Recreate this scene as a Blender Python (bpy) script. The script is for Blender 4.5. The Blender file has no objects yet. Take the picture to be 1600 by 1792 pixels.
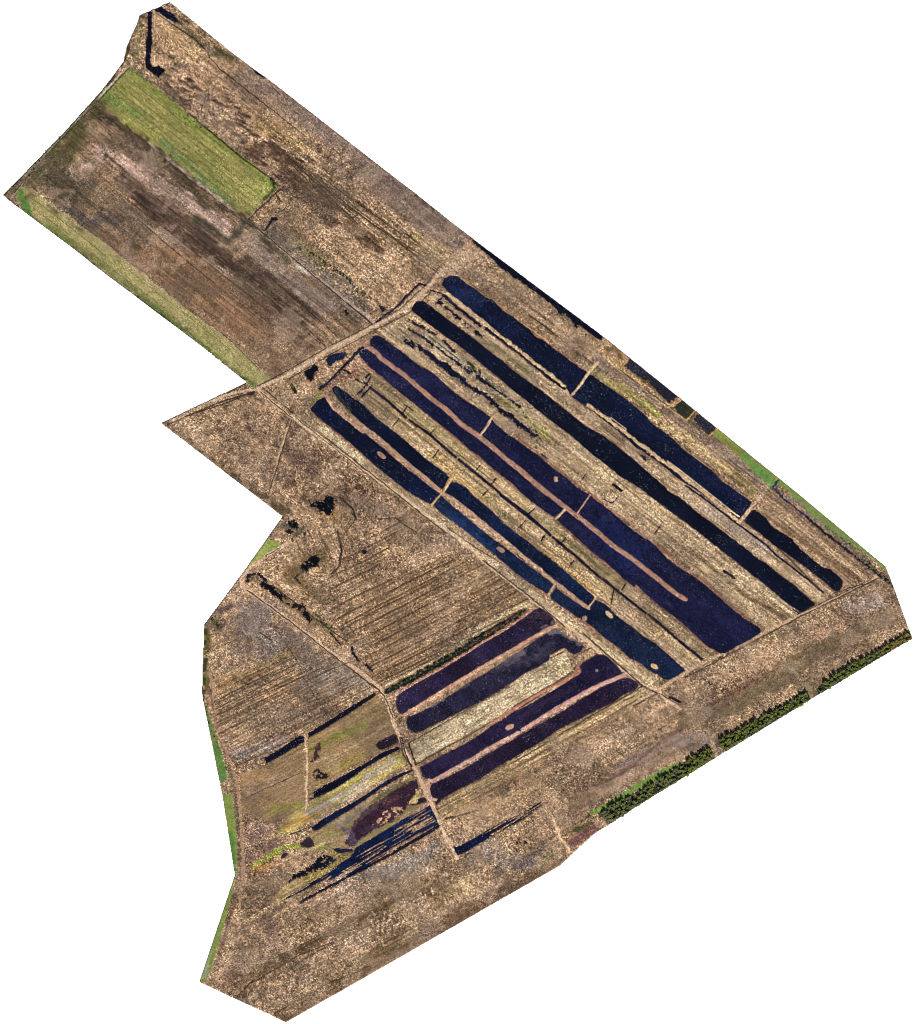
import bpy, math, random
import numpy as np

# ------------------------------------------------------------------ camera, sky, sun, exposure
SUN_EL, SUN_AZ = 40.0, 160.0            # degrees above the horizon, clockwise from north (up in the picture)
scene = bpy.context.scene
COL = scene.collection
cam_d = bpy.data.cameras.new("camera"); cam_d.type = 'ORTHO'; cam_d.ortho_scale = 1792.0
cam_d.clip_start = 1.0; cam_d.clip_end = 4000.0
cam = bpy.data.objects.new("camera", cam_d); COL.objects.link(cam)
cam.location = (0, 0, 1500); scene.camera = cam
world = bpy.data.worlds.new("World"); scene.world = world; world.use_nodes = True
wn = world.node_tree.nodes; wl = world.node_tree.links
sky = wn.new('ShaderNodeTexSky'); sky.sky_type = 'NISHITA'; sky.sun_disc = False
sky.sun_elevation = math.radians(SUN_EL); sky.sun_rotation = math.radians(SUN_AZ)
bg = wn['Background']; bg.inputs['Strength'].default_value = 0.05
wl.new(sky.outputs['Color'], bg.inputs['Color'])
sun_d = bpy.data.lights.new("sun", 'SUN'); sun_d.energy = 4.9; sun_d.angle = math.radians(0.5)
sun_d.color = (1.0, 0.955, 0.89)
sun = bpy.data.objects.new("sun", sun_d); COL.objects.link(sun)
sun.rotation_euler = (math.radians(90 - SUN_EL), 0, math.radians(180 - SUN_AZ))
scene.view_settings.view_transform = 'Standard'; scene.view_settings.look = 'None'
scene.cycles.pixel_filter_type = 'BLACKMAN_HARRIS'; scene.cycles.filter_width = 1.0
scene.view_settings.exposure = 0.68; scene.view_settings.gamma = 1.0
KL = 1.45                                # mean light on level ground times exposure: picture value -> surface colour
cy = scene.cycles
cy.max_bounces = 4; cy.diffuse_bounces = 2; cy.glossy_bounces = 2

W, H = 1600, 1792
rs = np.random.RandomState(7); random.seed(7)
def lin(c):
    c = np.asarray(c, dtype=np.float32) / 255.0
    return np.where(c <= 0.04045, c / 12.92, ((c + 0.055) / 1.055) ** 2.4).astype(np.float32)
def alb(c): return np.minimum(lin(c) / KL, 0.85)

# ------------------------------------------------------------------ survey: one metre grid, map coordinates x right, y down
OFF = dict(A=(0,0),B=(300,0),C=(0,300),D=(400,300),E=(700,300),F=(1000,500),G=(260,600),H=(560,600),I=(860,700),
           J=(1200,800),K=(340,880),L=(640,980),M=(340,1180),N=(640,1180),O=(340,1400),P=(900,1000),Q=(1200,1000),R=(640,1350))
def pts(s):
    o = None; out = []
    for t in s.split():
        if t in OFF: o = OFF[t]; continue
        if t == 'X': o = None; continue
        x, y = map(float, t.split(','))
        out.append((x, y) if o is None else (o[0] + x / 4, o[1] + y / 4))
    return out
TAB = rs.rand(512, 512).astype(np.float32)
YY, XX = np.mgrid[0:H, 0:W].astype(np.float32)
def noise(su, sv=None, ang=0.0, seed=0, box=None):
    """smooth value noise in -1..1; su, sv wavelengths along / across the direction ang (degrees, y down)"""
    sv = sv or su
    x, y = (XX, YY) if box is None else (XX[box], YY[box])
    a = math.radians(ang); ca, sa = math.cos(a), math.sin(a)
    u = (x * ca + y * sa) / su + 37.3 * seed + 100; v = (-x * sa + y * ca) / sv + 91.7 * seed + 400
    iu = np.floor(u); iv = np.floor(v); fu = u - iu; fv = v - iv
    iu = iu.astype(np.int32) & 511; iv = iv.astype(np.int32) & 511
    fu = fu * fu * (3 - 2 * fu); fv = fv * fv * (3 - 2 * fv)
    iu1 = (iu + 1) & 511; iv1 = (iv + 1) & 511
    a0 = TAB[iv, iu] * (1 - fu) + TAB[iv, iu1] * fu
    a1 = TAB[iv1, iu] * (1 - fu) + TAB[iv1, iu1] * fu
    return (a0 * (1 - fv) + a1 * fv) * 2 - 1
def fbm(s, n=3, ang=0.0, ratio=1.0, seed=0):
    o = 0; w = 1; t = 0
    for i in range(n):
        o = o + w * noise(s / 2 ** i, s / 2 ** i / ratio, ang, seed + i * 5); t += w * 0.75; w *= 0.6
    return o / t
WX = (noise(9, seed=31) * 1.6 + noise(3.2, seed=32) * 1.3).astype(np.float32)
WY = (noise(9, seed=33) * 1.6 + noise(3.2, seed=34) * 1.3).astype(np.float32)
WX2 = (noise(2.4, ang=30, seed=35) * 1.5 + noise(5, seed=37) * 0.7 + noise(16, seed=39) * 0.8).astype(np.float32)
WY2 = (noise(2.4, ang=30, seed=36) * 1.5 + noise(5, seed=38) * 0.7 + noise(16, seed=40) * 0.8).astype(np.float32)
SHORE = [False]
def fill(p, warp=1.0):
    """boolean mask of a polygon with a ragged edge -> (box, mask)"""
    xs = [q[0] for q in p]; ys = [q[1] for q in p]
    x0, x1 = max(0, int(min(xs)) - 5), min(W, int(max(xs)) + 6); y0, y1 = max(0, int(min(ys)) - 5), min(H, int(max(ys)) + 6)
    box = (slice(y0, y1), slice(x0, x1))
    ax_, ay_ = (WX2, WY2) if SHORE[0] else (WX, WY)
    x = XX[box] + ax_[box] * warp; y = YY[box] + ay_[box] * warp
    m = np.zeros(x.shape, bool)
    n = len(p)
    for i in range(n):
        ax, ay = p[i]; bx, by = p[(i + 1) % n]
        if ay == by: continue
        c = (ay > y) != (by > y)
        m ^= c & (x < (bx - ax) * (y - ay) / (by - ay) + ax)
    return box, m
def dist(p, pad, warp=0.0):
    xs = [q[0] for q in p]; ys = [q[1] for q in p]
    x0, x1 = max(0, int(min(xs) - pad)), min(W, int(max(xs) + pad) + 1); y0, y1 = max(0, int(min(ys) - pad)), min(H, int(max(ys) + pad) + 1)
    box = (slice(y0, y1), slice(x0, x1))
    ax_, ay_ = (WX2, WY2) if SHORE[0] else (WX, WY)
    x = XX[box] + ax_[box] * warp; y = YY[box] + ay_[box] * warp
    d = np.full(x.shape, 1e9, np.float32)
    for (ax, ay), (bx, by) in zip(p[:-1], p[1:]):
        vx, vy = bx - ax, by - ay
        t = np.clip(((x - ax) * vx + (y - ay) * vy) / max(vx * vx + vy * vy, 1e-6), 0, 1)
        np.minimum(d, np.hypot(x - ax - t * vx, y - ay - t * vy), out=d)
    return box, d

outline = pts("""A 970,105 1045,72 1130,35 1190,8 B 200,180 440,375 700,565 1600,1265 D 1300,140 1600,380 E 1400,1130 1600,1290
F 750,770 1020,990 1600,1460 J 1400,760 1430,830 1590,1268 Q 870,900 0,1435 P 930,1600 R 1600,440 1360,660 0,1440 O 640,1558 30,1275 280,525
M 195,860 60,190 50,130 K 65,850 340,480 612,95 G 80,560 680,275 330,0 C 1600,1370 690,685 540,565 60,205 15,165 A 430,940 700,640 860,430 880,330 960,150""")
site = np.zeros((H, W), bool); b, m = fill(outline, 0.12); site[b] = m

# --- ground colours -------------------------------------------------------------
D1, D2 = 38.3, -29.0                     # the two directions the land is laid out in
grain = (noise(1.7, ang=17, seed=1) * 0.95 + noise(3.4, ang=52, seed=2) * 0.22 + (rs.rand(H, W).astype(np.float32) * 2 - 1) * 0.75)
patchy = np.clip(1.0 + 0.38 * noise(17, 9, 20, 7) + 0.3 * noise(45, seed=8), 0.4, 1.7)
big = fbm(110, 5, D1, 2.6, 3); mid = fbm(21, 3, 61, 1.0, 4) * 0.6 + noise(34, 6, D1, 9) * 0.6; small = fbm(6.5, 2, 23, 1, 5)
def mix(a, b_, t): return a + (b_ - a) * t[..., None]
t = np.clip(0.46 + 0.30 * big + 0.16 * mid + 0.20 * small + 0.18 * grain, 0, 1)
rgb = mix(alb((66, 51, 40)), alb((196, 162, 128)), t)
spk = np.full((H, W), 0.95, np.float32)  # strength of the tussock mottling
rel = np.full((H, W), 0.62, np.float32)  # height of the tussocks, metres
hgt = np.full((H, W), 0.30, np.float32)
def soft(s, w, c, k=0.8, rag=0.45, ang=None, ratio=2.5, sp=None):
    """vegetation of another colour in a band of half width w along a line, fading out raggedly"""
    p = pts(s) if isinstance(s, str) else s
    if len(p) == 1: p = p * 2
    box, d = dist(p, w * 1.9 + 4, 0)
    q = ratio if ang is not None else 1
    n = noise(w * 0.9 + 3, (w * 0.9 + 3) / q, ang or 27, 11, box) * 0.55 + noise(7, 7 / q, ang or 49, 12, box) * 0.55 + noise(14, 14 / q, ang or 71, 14, box) * 0.4 + grain[box] * 0.28
    f = np.clip((1.2 - d / w + n * rag * 1.5) / 0.95, 0, 1); f = f * f * (3 - 2 * f) * min(1, k * 1.1)
    rgb[box] = mix(rgb[box], alb(c) * (1 + 0.22 * small[box][..., None]), f)
    if sp is not None: spk[box] += (sp - spk[box]) * f; rel[box] += (sp * 0.55 - rel[box]) * f
def area(s, c, k=1.0, warp=1.0, c2=None, sp=None, re=None, h=None, ang=D1):
    box, m = fill(pts(s), warp)
    tgt = np.broadcast_to(alb(c), rgb[box].shape)
    if c2 is not None:
        n = np.clip(0.5 + 0.4 * noise(30, 13, ang, 21, box) + 0.4 * noise(9, 4, ang, 22, box), 0, 1)
        tgt = mix(tgt, alb(c2), n)
    rgb[box] = np.where(m[..., None], mix(rgb[box], tgt, np.full(m.shape, k, np.float32)), rgb[box])
    if sp is not None: spk[box][m] = sp
    if re is not None: rel[box][m] = re
    if h is not None: hgt[box][m] = h
    return box, m
def stroke(s, w, c=None, k=0.85, warp=0.5, h=None, sp=None, re=None, gap=0.0):
    """a narrow mark w metres wide: wheel rut, drain, ridge"""
    box, d = dist(pts(s), w + 4, warp)
    m = d < w / 2
    if gap: m &= noise(11, seed=41, box=box) > gap - 1
    if c is not None: rgb[box] = np.where(m[..., None], mix(rgb[box], np.broadcast_to(alb(c), rgb[box].shape), np.full(m.shape, k, np.float32)), rgb[box])
    if h is not None: hgt[box][m] = h
    if sp is not None: spk[box][m] = sp
    if re is not None: rel[box][m] = re
    return box, m
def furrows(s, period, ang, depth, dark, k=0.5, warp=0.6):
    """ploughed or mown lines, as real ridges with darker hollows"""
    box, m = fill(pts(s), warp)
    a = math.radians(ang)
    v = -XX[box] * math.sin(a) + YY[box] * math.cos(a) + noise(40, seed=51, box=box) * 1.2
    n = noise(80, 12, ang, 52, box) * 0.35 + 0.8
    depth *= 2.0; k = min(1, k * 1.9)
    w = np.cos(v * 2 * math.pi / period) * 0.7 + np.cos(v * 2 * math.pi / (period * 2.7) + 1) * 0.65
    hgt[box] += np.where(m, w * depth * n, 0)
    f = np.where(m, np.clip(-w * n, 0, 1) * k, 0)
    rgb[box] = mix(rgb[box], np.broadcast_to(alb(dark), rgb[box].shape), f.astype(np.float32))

LINES = []
def streaks(s, ang, su, sv, k, relief=0.0, seed=101, bias=0.0):
    """rows of denser and sparser growth running one way"""
    LINES.append((s, ang, su, sv, k, relief, seed, bias))
def lay_streaks():
    SHORE[0] = False
    for s, ang, su, sv, k, relief, seed, bias in LINES:
        box, m = fill(pts(s), 2.0)
        n = noise(su, sv, ang, seed, box) + 0.5 * noise(su * 0.6, sv * 0.55, ang, seed + 7, box)
        n = np.where(n < 0, n * 1.5, n * 0.8) + bias
        n = n * np.clip(0.75 + 0.6 * noise(70, 25, ang, seed + 3, box), 0.1, 1.4)
        n = np.where(m & (lid[box] == 0) & (wid[box] == 0), n, 0)
        rgb[box] *= np.exp(k * n)[..., None]; hgt[box] += relief * n
BR, DK, ST, GY, PK, OL = (128,102,78), (72,56,46), (190,160,126), (142,130,126), (186,160,142), (112,104,58)
# NW arm: darker, smoother ground on its lower half
area("A 0,1370 700,690 B 0,1120 D 120,340 560,690 1020,1070 640,1260 200,1520 C 60,205", (128,104,84), 0.5, 4.0, c2=(100,82,66), sp=0.66, re=0.42)
area("B 700,560 1600,1265 D 1600,380 1500,560 B 1200,1080 700,800", (126,106,92), 0.35, 6.0, sp=0.75)
# above the green field
soft("A 1300,430 B 300,520 700,900", 50, (172,140,110), 0.5, ang=D1)
for k in range(80):                       # slanting dark heather streaks
    x = rs.uniform(285, 520); y = 60 + (x - 285) * 0.78 + rs.uniform(25, 105); l = rs.uniform(7, 20); a = math.radians(rs.uniform(12, 40))
    soft([(x, y), (x + l * math.cos(a), y + l * math.sin(a))], rs.uniform(1.8, 3.6), (78,60,52), 0.95, 0.4)
soft("A 1180,640 1320,730 1500,860", 9, (98,78,66), 0.7)
soft("B 500,560 900,760 1300,1060 1600,1300", 26, (120,102,92), 0.75, ang=D1, sp=0.7)
soft("B 420,560 640,760", 12, (104,86,72), 0.6, ang=D1)
soft("D 1000,0 1300,260 1600,470", 34, (118,100,90), 0.85, ang=D1, sp=0.6)
soft("B 640,860 900,1020", 18, (128,104,66), 0.6, ang=D1)
soft("B 620,1020 720,1050 900,1180", 9, (70,54,42), 0.75)
soft("D 450,80 620,120 760,260", 15, (84,64,52), 0.75, ang=D1)
soft("D 620,270 730,350", 9, (78,60,50), 0.75)
soft("D 830,360 940,450 1050,540", 10, (96,76,58), 0.85, ang=D1)
soft("D 900,560 1200,760 1400,700", 32, (164,136,106), 0.5, ang=D1)
soft("D 1300,480 1500,620 E 300,560", 16, (176,150,104), 0.6, ang=D1)
soft("D 280,420 560,640 760,800 900,960", 22, (104,96,88), 0.65, ang=D1)
soft("D 470,490 660,640", 9, (112,106,62), 0.55, ang=D1)
soft("A 1120,120 1400,330", 30, (176,146,110), 0.7)
soft("B 0,120 250,330 420,410", 8, (92,82,62), 0.85, ang=D1)
soft("A 960,150 960,420", 10, (128,112,82), 0.7)
soft("B 300,330 420,410", 4, (70,66,36), 0.8)
# NW arm, between the two green fields
soft("A 660,760 480,1000 350,1130", 34, (92,82,54), 0.9)
soft("A 800,850 1000,1010 1300,1280", 16, (74,62,50), 0.85, ang=D1)
soft("A 250,1200 500,1260 C 500,200", 30, (88,78,62), 0.85, sp=0.8)
soft("A 700,1060 900,1160 1300,1400 C 1600,420", 15, (186,156,138), 0.9, ang=D1)
soft("A 560,1180 620,1150", 10, (186,158,140), 0.8)
soft("A 740,1080 900,1220", 3, (84,66,56), 0.8)
soft("C 860,60 1100,220 1400,440 1600,600 D 300,740 600,1000", 16, (84,66,58), 1.0, ang=D1, sp=0.5)
soft("C 600,60 900,280 1200,500 1500,760", 3, (150,140,120), 0.6)
soft("C 1150,400 1300,520 1600,700", 10, (160,136,122), 0.7, ang=D1)
soft("C 1200,560 1500,820 D 0,1000 200,1120", 26, (128,98,74), 0.95, ang=D1, sp=0.5)
soft("C 700,430 900,560 1200,760 1500,1020", 18, (124,96,74), 0.95, ang=D1, sp=0.55)
soft("C 450,260 640,370 800,330", 14, (104,92,90), 0.8)
soft("C 380,170 400,210", 6, (122,76,56), 0.8)
soft("C 880,490 960,530", 6, (72,62,26), 0.95)
soft("C 1100,640 1350,820 1500,940", 4, (98,82,44), 0.75, 0.8)
soft("D 120,860 300,1000 540,1220", 16, (106,84,68), 0.8, ang=D1)
soft("D 100,450 400,720 700,960", 17, (140,122,110), 0.75, ang=D1)
soft("C 1380,320 1600,480 D 120,360 400,600", 10, (84,76,62), 0.9, ang=D1)
soft("D 480,660 560,710", 4, (176,168,150), 0.9)
soft("D 280,1150 340,1400", 12, (108,84,68), 0.7)
soft("A 80,1320 330,1040 700,640", 7, (98,98,70), 0.9)
soft("A 220,1180 330,1050", 4, (66,92,48), 0.8)
# centre west
soft("G 300,520 700,600 800,800", 60, (172,142,114), 0.4)
for k in range(60):
    x = rs.uniform(300, 600); y = rs.uniform(720, 900)
    if y > 742 + (x - 290) * 0.78: continue
    soft([(x, y), (x + rs.uniform(1, 6), y + rs.uniform(1, 6))], rs.uniform(2, 4.5), (90,70,60), 0.6, 0.6)
soft("G 950,740 1100,800 1150,900", 17, (92,74,66), 0.7)
soft("G 880,880 1010,1000", 9, (90,72,62), 0.6)
soft("G 560,920 800,1060 960,1190", 11, (88,70,52), 0.85, ang=D1)
soft("G 100,560 200,600 330,740 500,880", 8, (108,86,66), 0.7)
soft("G 1230,1200 1400,1180", 13, (168,130,86), 0.75)
soft("G 1090,1090 1180,1150 1290,1100", 13, (96,78,58), 0.85)
soft("K 700,470 820,400 880,360", 13, (104,86,58), 0.85)
soft("K 380,500 600,640 800,800 960,900", 8, (104,88,58), 0.8)
soft("K 960,180 1010,420", 8, (190,158,130), 0.7)
soft("G 1350,1100 1600,1150", 15, (112,92,80), 0.6)
soft("H 200,1150 500,1250 700,1350", 28, (124,104,86), 0.6)
soft("K 640,150 740,200", 11, (84,78,60), 0.85)
soft("K 620,480 760,560", 12, (110,88,62), 0.8)
soft("K 780,620 900,680", 7, (110,90,52), 0.7)
soft("K 700,1000 560,1020 300,780 500,760", 24, (122,108,102), 0.75)
soft("K 400,900 700,1060 1000,1150", 26, (132,118,108), 0.65, ang=D2)
soft("D 1100,1020 1200,1150 1280,1180", 12, (120,112,98), 0.8)
soft("D 1540,640 1240,950 1030,1070 700,1250 400,1430", 8, (186,160,134), 0.55, sp=0.8)
soft("K 180,760 340,700", 7, (92,72,72), 0.85)
soft("K 90,800 170,850", 9, (82,76,56), 0.9)
soft("K 90,900 80,1300", 7, (92,84,44), 0.9)
soft("K 200,1270 700,1040", 12, (132,106,66), 0.75, ang=D2)
soft("K 150,1500 700,1240", 20, (160,130,98), 0.6, ang=D2)
soft("K 800,1250 1150,1250", 22, (146,132,120), 0.7, ang=D2)
soft("M 500,300 750,280", 22, (120,104,92), 0.4, ang=D2)
soft("M 300,560 600,480", 12, (160,144,136), 0.7, ang=D2)
area("L 0,200 500,0 800,0 1170,290 1100,340 140,900 60,860 0,720", (150,122,92), 0.75, c2=(122,96,72), ang=D2)
soft("L 160,880 500,700 900,420 1150,300", 9, (186,162,128), 0.8, ang=D2)
# strips between the ponds
area("E 300,640 400,680 700,870 1000,1050 1380,1340 F 500,760 1000,1250 1300,1480 J 560,430 1040,900 1200,850 1340,830 700,330 F 1000,1050 680,850 220,490 E 1100,1000 600,560 500,470", (182,154,122), 0.75, c2=(142,116,94), ang=D1)
soft("F 180,520 440,700 700,880 1000,1100 1300,1360", 10, (134,114,102), 0.85, ang=D1)
soft("F 120,600 420,760 600,900", 9, (158,152,84), 0.8, ang=D1)
soft("F 560,930 820,1080 1100,1290", 10, (190,164,116), 0.7, ang=D1)
soft("F 1150,1330 1290,1450", 8, (116,104,62), 0.7)
soft("J 560,240 900,480 1300,800", 8, (134,110,92), 0.85, ang=D1)
soft("J 500,370 800,580 1200,860", 5, (112,84,60), 0.7)
soft("E 440,740 940,1130 1300,1390", 4, (168,130,94), 0.7)
area("E 250,830 330,840 700,1130 1150,1500 F 30,800 500,1190 J 0,190 400,480 1040,950 910,1030 560,740 F 700,1440 300,1130 0,890 E 900,1470 500,1170 200,930", (204,178,144), 0.85, c2=(156,132,106), ang=D1)
soft("E 620,1210 900,1400", 7, (150,146,88), 0.7, ang=D1)
soft("J 150,340 560,640", 12, (170,152,140), 0.7, ang=D1)
area("E 30,1000 100,1010 600,1370 900,1600 F 200,1210 1000,1810 J 720,1030 800,1090 560,1220 200,950 I 700,670 H 1400,700 900,310 500,0 D 1050,1120", (204,178,142), 0.85, c2=(156,132,104), ang=D1)
soft("E 160,1130 400,1310 H 1400,480", 9, (196,186,162), 0.6, ang=D1)
soft("H 1250,380 1450,520 I 400,260", 9, (158,152,84), 0.75, ang=D1)
soft("H 950,240 1150,400", 6, (128,110,98), 0.8, ang=D1)
soft("I 420,300 700,520", 10, (150,124,98), 0.7, ang=D1)
soft("J 30,640 260,830 440,980 700,1120", 4, (110,90,64), 0.8, ang=D1)
area("H 380,200 900,620 1600,1200 I 700,1000 1400,1600 P 1430,580 1210,690 900,440 700,280 570,180 I 500,1200 0,780 H 1200,1160 920,960 640,720 200,360 110,290", (198,170,132), 0.85, c2=(150,128,94), ang=D1)
soft("H 400,280 800,600 1000,780", 8, (142,134,88), 0.5, ang=D1)
soft("H 780,780 1000,980 1120,1080", 9, (176,146,98), 0.8, ang=D1)
soft("H 1130,1060 1350,1250", 7, (140,124,84), 0.7)
soft("H 1420,1360 1600,1480 I 200,940 400,1090 700,1330", 7, (176,142,96), 0.8, ang=D1)
soft("I 250,780 450,920 700,1120 900,1280", 6, (128,122,80), 0.8, ang=D1)
soft("P 700,250 1000,490 1200,680", 8, (172,146,122), 0.8, ang=D1)
# rims of bare peat along the ponds
for s in ("H 0,530 200,690 500,950 780,1130 1000,1290 1300,1550 I 100,1160 400,1370", "P 150,60 330,240 560,410",
          "D 700,1560 760,1450 860,1440 890,1380 900,1300 H 350,180 640,400 900,620 1230,900 1600,1180 I 450,840 900,1240 P 960,200 1250,440 1450,590",
          "I 160,240 500,510 700,660 1130,990 1600,1360 J 140,880 290,1020 510,1175 560,1240 300,1370", "G 1270,250 1200,350 1130,450"):
    soft(s, 3.2, (146,102,84), 0.95, 0.3)
soft("D 880,1320 860,1440 740,1450 650,1540 600,1590", 5, (128,86,72), 0.9, 0.3)
soft("G 1130,440 1260,270", 2.5, (112,132,56), 0.9)
# the long pale verge beside the main dyke and the southern strips
area("G 1010,530 1130,470 H 0,540 400,880 780,1140 1360,1600 P 0,10 440,370 1000,740 1030,800 1000,840 700,640 430,420 0,120 H 1200,1560 850,1310 300,890", (176,154,122), 0.85, c2=(148,124,96), ang=D1)
soft("H 0,590 300,830", 6, (200,182,148), 0.7, ang=D1)
soft("L 850,0 1150,230 P 450,400 960,780", 4.5, (208,184,146), 0.8, 0.3)
area("L 310,1280 500,1150 900,930 1280,680 1400,640 1450,760 1300,880 900,1130 600,1290 360,1410", (212,192,160), 0.9, c2=(178,158,124), ang=D2, h=0.6)
area("N 500,930 900,660 1300,430 1600,280 P 500,1000 900,810 980,850 830,960 300,1250 0,1440 N 1200,600 900,820 550,1010", (188,164,124), 0.85, c2=(160,132,98), ang=D2)
stroke("N 1000,620 1300,430 P 0,1300 250,1140 640,940 900,800", 3, (132,124,80), 0.8)
soft("N 560,1010 860,830 1200,620 P 0,1430 400,1200 820,990", 4, (104,82,52), 0.9)
soft("N 600,960 1000,870 1300,700", 26, (178,146,112), 0.5)
soft("P 100,1400 400,1300 700,1100 1000,1000", 34, (168,138,110), 0.6)
soft("P 1000,950 1300,800 Q 400,600 800,500 1000,420", 24, (170,140,112), 0.7)
soft("Q 350,470 700,420", 16, (142,118,76), 0.6)
soft("Q 1150,250 1350,230", 16, (178,156,142), 0.8)
soft("P 1200,1050 Q 300,950 500,850 900,590 1400,330", 17, (112,96,72), 0.95, ang=D2, sp=0.5)
soft("Q 700,640 760,700 850,810", 3, (160,142,110), 0.8)
soft("Q 1000,200 700,400 300,600 50,800", 13, (158,132,104), 0.6, ang=60, sp=1.3)
soft("Q 1460,150 1540,330", 8, (128,104,88), 0.8)
soft("P 760,1400 1050,1200 1350,1180", 20, (136,116,104), 0.95, ang=D2, sp=0.45)
soft("P 480,1580 850,1420 1100,1290", 13, (150,124,102), 0.9, ang=D2, sp=0.4)
soft("P 420,1540 700,1440 860,1330 1060,1160 Q 40,1060 300,900 560,740", 3.5, (110,82,70), 0.85, 0.5)
soft("R 1340,360 1560,180", 18, (128,104,84), 0.9)
soft("R 1450,500 1600,380", 10, (112,78,72), 0.95)
soft("R 1430,420 1590,360", 4, (76,72,38), 0.9)
soft("R 800,520 1000,620 1150,640", 17, (126,114,108), 0.65, ang=D2)
soft("R 0,700 250,700 450,560", 20, (138,126,118), 0.65, ang=D2)
soft("M 1000,1500 1400,1380 1500,1300", 22, (134,122,114), 0.65, ang=D2)
soft("R 680,780 750,860", 14, (206,178,132), 0.8)
soft("R 0,900 300,780 560,820 500,900", 18, (112,92,66), 0.7, ang=D2)
soft("R 0,1350 400,1150 900,870 1350,640", 16, (108,86,66), 0.85, ang=D2)
soft("R 1200,720 1300,560", 4, (88,92,40), 0.7)
soft("O 600,1480 1000,1260 1500,980", 18, (110,90,62), 0.85, ang=D2)
soft("O 400,1250 800,1020 1300,760 1600,600", 12, (112,90,64), 0.75, ang=D2)
soft("O 450,1380 800,1200 1200,960", 14, (166,138,112), 0.6, ang=-60)
for k in range(150):                      # wind-combed tufts
    u = rs.uniform(0, 1); x = 430 + u * 330 + rs.uniform(-6, 6); y = 1745 - u * 185 + rs.uniform(-22, 22)
    soft([(x, y), (x + rs.uniform(-4, -2), y + rs.uniform(6, 12))], 1.7, (196,166,140) if k % 2 else (96,76,60), 0.7, 0.5)
soft("O 360,1050 250,1250", 14, (106,84,74), 0.8)
soft("O 500,850 570,1050", 15, (104,82,74), 0.6)
soft("O 700,760 900,700 1100,600", 20, (176,146,120), 0.6)
soft("O 380,620 520,560", 12, (116,94,72), 0.85)
# SW wet parcels: mossy
area("M 760,470 780,940 560,1040 330,980 320,700 520,620", (134,110,74), 0.85, c2=(152,124,96), ang=D2, sp=0.4)
soft("M 330,740 480,700", 11, (140,104,56), 0.8)
soft("M 540,960 740,900", 10, (138,128,66), 0.85)
soft("M 360,850 620,740 770,680", 3, (170,140,112), 0.7)
area("M 800,440 1270,130 1370,260 1430,420 1250,560 820,820 790,700", (136,114,76), 0.85, c2=(156,128,92), ang=D2, sp=0.4)
soft("M 820,520 1000,430 1200,350", 8, (126,124,56), 0.8)
soft("M 820,620 1000,560 1250,420 1360,340", 2.5, (178,150,116), 0.8)
soft("M 900,700 1200,560", 9, (142,122,66), 0.7)
area("M 800,900 1000,790 1440,530 1490,620 1300,740 880,980 660,1120 560,1100 620,1020", (152,148,62), 0.9, c2=(188,168,104), ang=D2, sp=0.55)
soft("M 780,980 1000,860 1180,740 1400,600", 5, (168,154,146), 0.9, 0.6)
soft("M 1010,880 1030,900 M 1190,760 1200,780", 6, (190,170,150), 0.7)
soft("M 640,1060 860,980", 7, (168,124,66), 0.8)
area("M 820,1090 1060,980 1540,700 1600,900 1130,1210 860,1240 700,1220", (150,128,92), 0.85, c2=(126,118,70), ang=D2, sp=0.4)
soft("M 1060,1040 1300,850 1540,720", 3.5, (92,92,50), 0.8)
soft("M 1000,1060 1110,1000 1200,930", 5, (108,100,98), 0.95, 0.5)
soft("M 1080,1080 1110,1170", 8, (98,92,104), 0.95)
soft("M 1020,1060 1050,1090", 5, (96,78,84), 0.95)
soft("M 430,1130 560,1060", 16, (100,76,72), 0.75)
soft("M 420,1260 580,1180", 13, (114,88,80), 0.7)
soft("M 400,1350 640,1200 900,1200", 5, (140,150,58), 0.8)
soft("M 400,1370 600,1320", 6, (170,124,76), 0.8)
soft("M 540,1340 900,1180 1100,1130", 3, (186,154,130), 0.7)
area("M 600,1500 960,1240 1120,1220 1140,1280 640,1580 540,1600", (164,140,84), 0.9, c2=(120,110,56), ang=D2)
# margins
soft("M 110,100 200,500 290,800 320,1100 330,1400 O 270,700 200,1000 130,1220", 5, (104,82,64), 0.85)
soft("M 130,100 170,420", 4, (150,124,98), 0.6)

# green fields and edges; each remembers its cells so that it becomes an object of its own
lid = np.zeros((H, W), np.int16)         # 0 moor, others as registered
reg = {}
def register(mask_box, m, key):
    k = len(reg) + 1; reg[k] = key; lid[mask_box][m] = k
    return k
def field(s, c, c2, label, sp=0.36, re=0.10, ang=D1, warp=0.5):
    box, m = area(s, c, 0.95, warp, c2, sp, re, 0.30, ang); register(box, m, ('grass_field', label)); return box, m
field("A 900,480 1090,610 1280,760 1440,890 1600,1020 B 500,1090 600,1170 700,1260 740,1290 735,1320 700,1350 640,1400 560,1500 525,1528 0,1110 A 1040,1000 850,850 690,710 780,590",
      (118,120,64), (150,140,84), 'large green hay field with faint mowing lines', 0.62, 0.2)
F1 = "A 690,710 900,480 B 740,1290 525,1528"
soft("A 730,640 820,720 960,800", 11, (94,120,60), 0.6, ang=D1)
soft("A 920,500 1090,640 1300,830 B 300,960 600,1200 690,1290", 7, (110,122,54), 0.7, ang=D1)
soft("A 1150,1000 1350,1170 B 200,1240 400,1420", 10, (100,118,74), 0.65, ang=D1)
soft("A 880,850 1050,960", 12, (156,152,82), 0.5, ang=D1)
soft("B 520,1300 640,1330", 14, (160,156,92), 0.7)
soft("B 700,1260 720,1320 640,1400", 3, (56,74,30), 0.9, 0.7)
for o in range(9):
    stroke("X %g,%g %g,%g" % (188 + o * 5.6, 176 - o * 6.6, 430 + o * 5.6, 366 - o * 6.6), 1.1, (82,92,40), 0.75, 0.15, gap=0.75)
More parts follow.
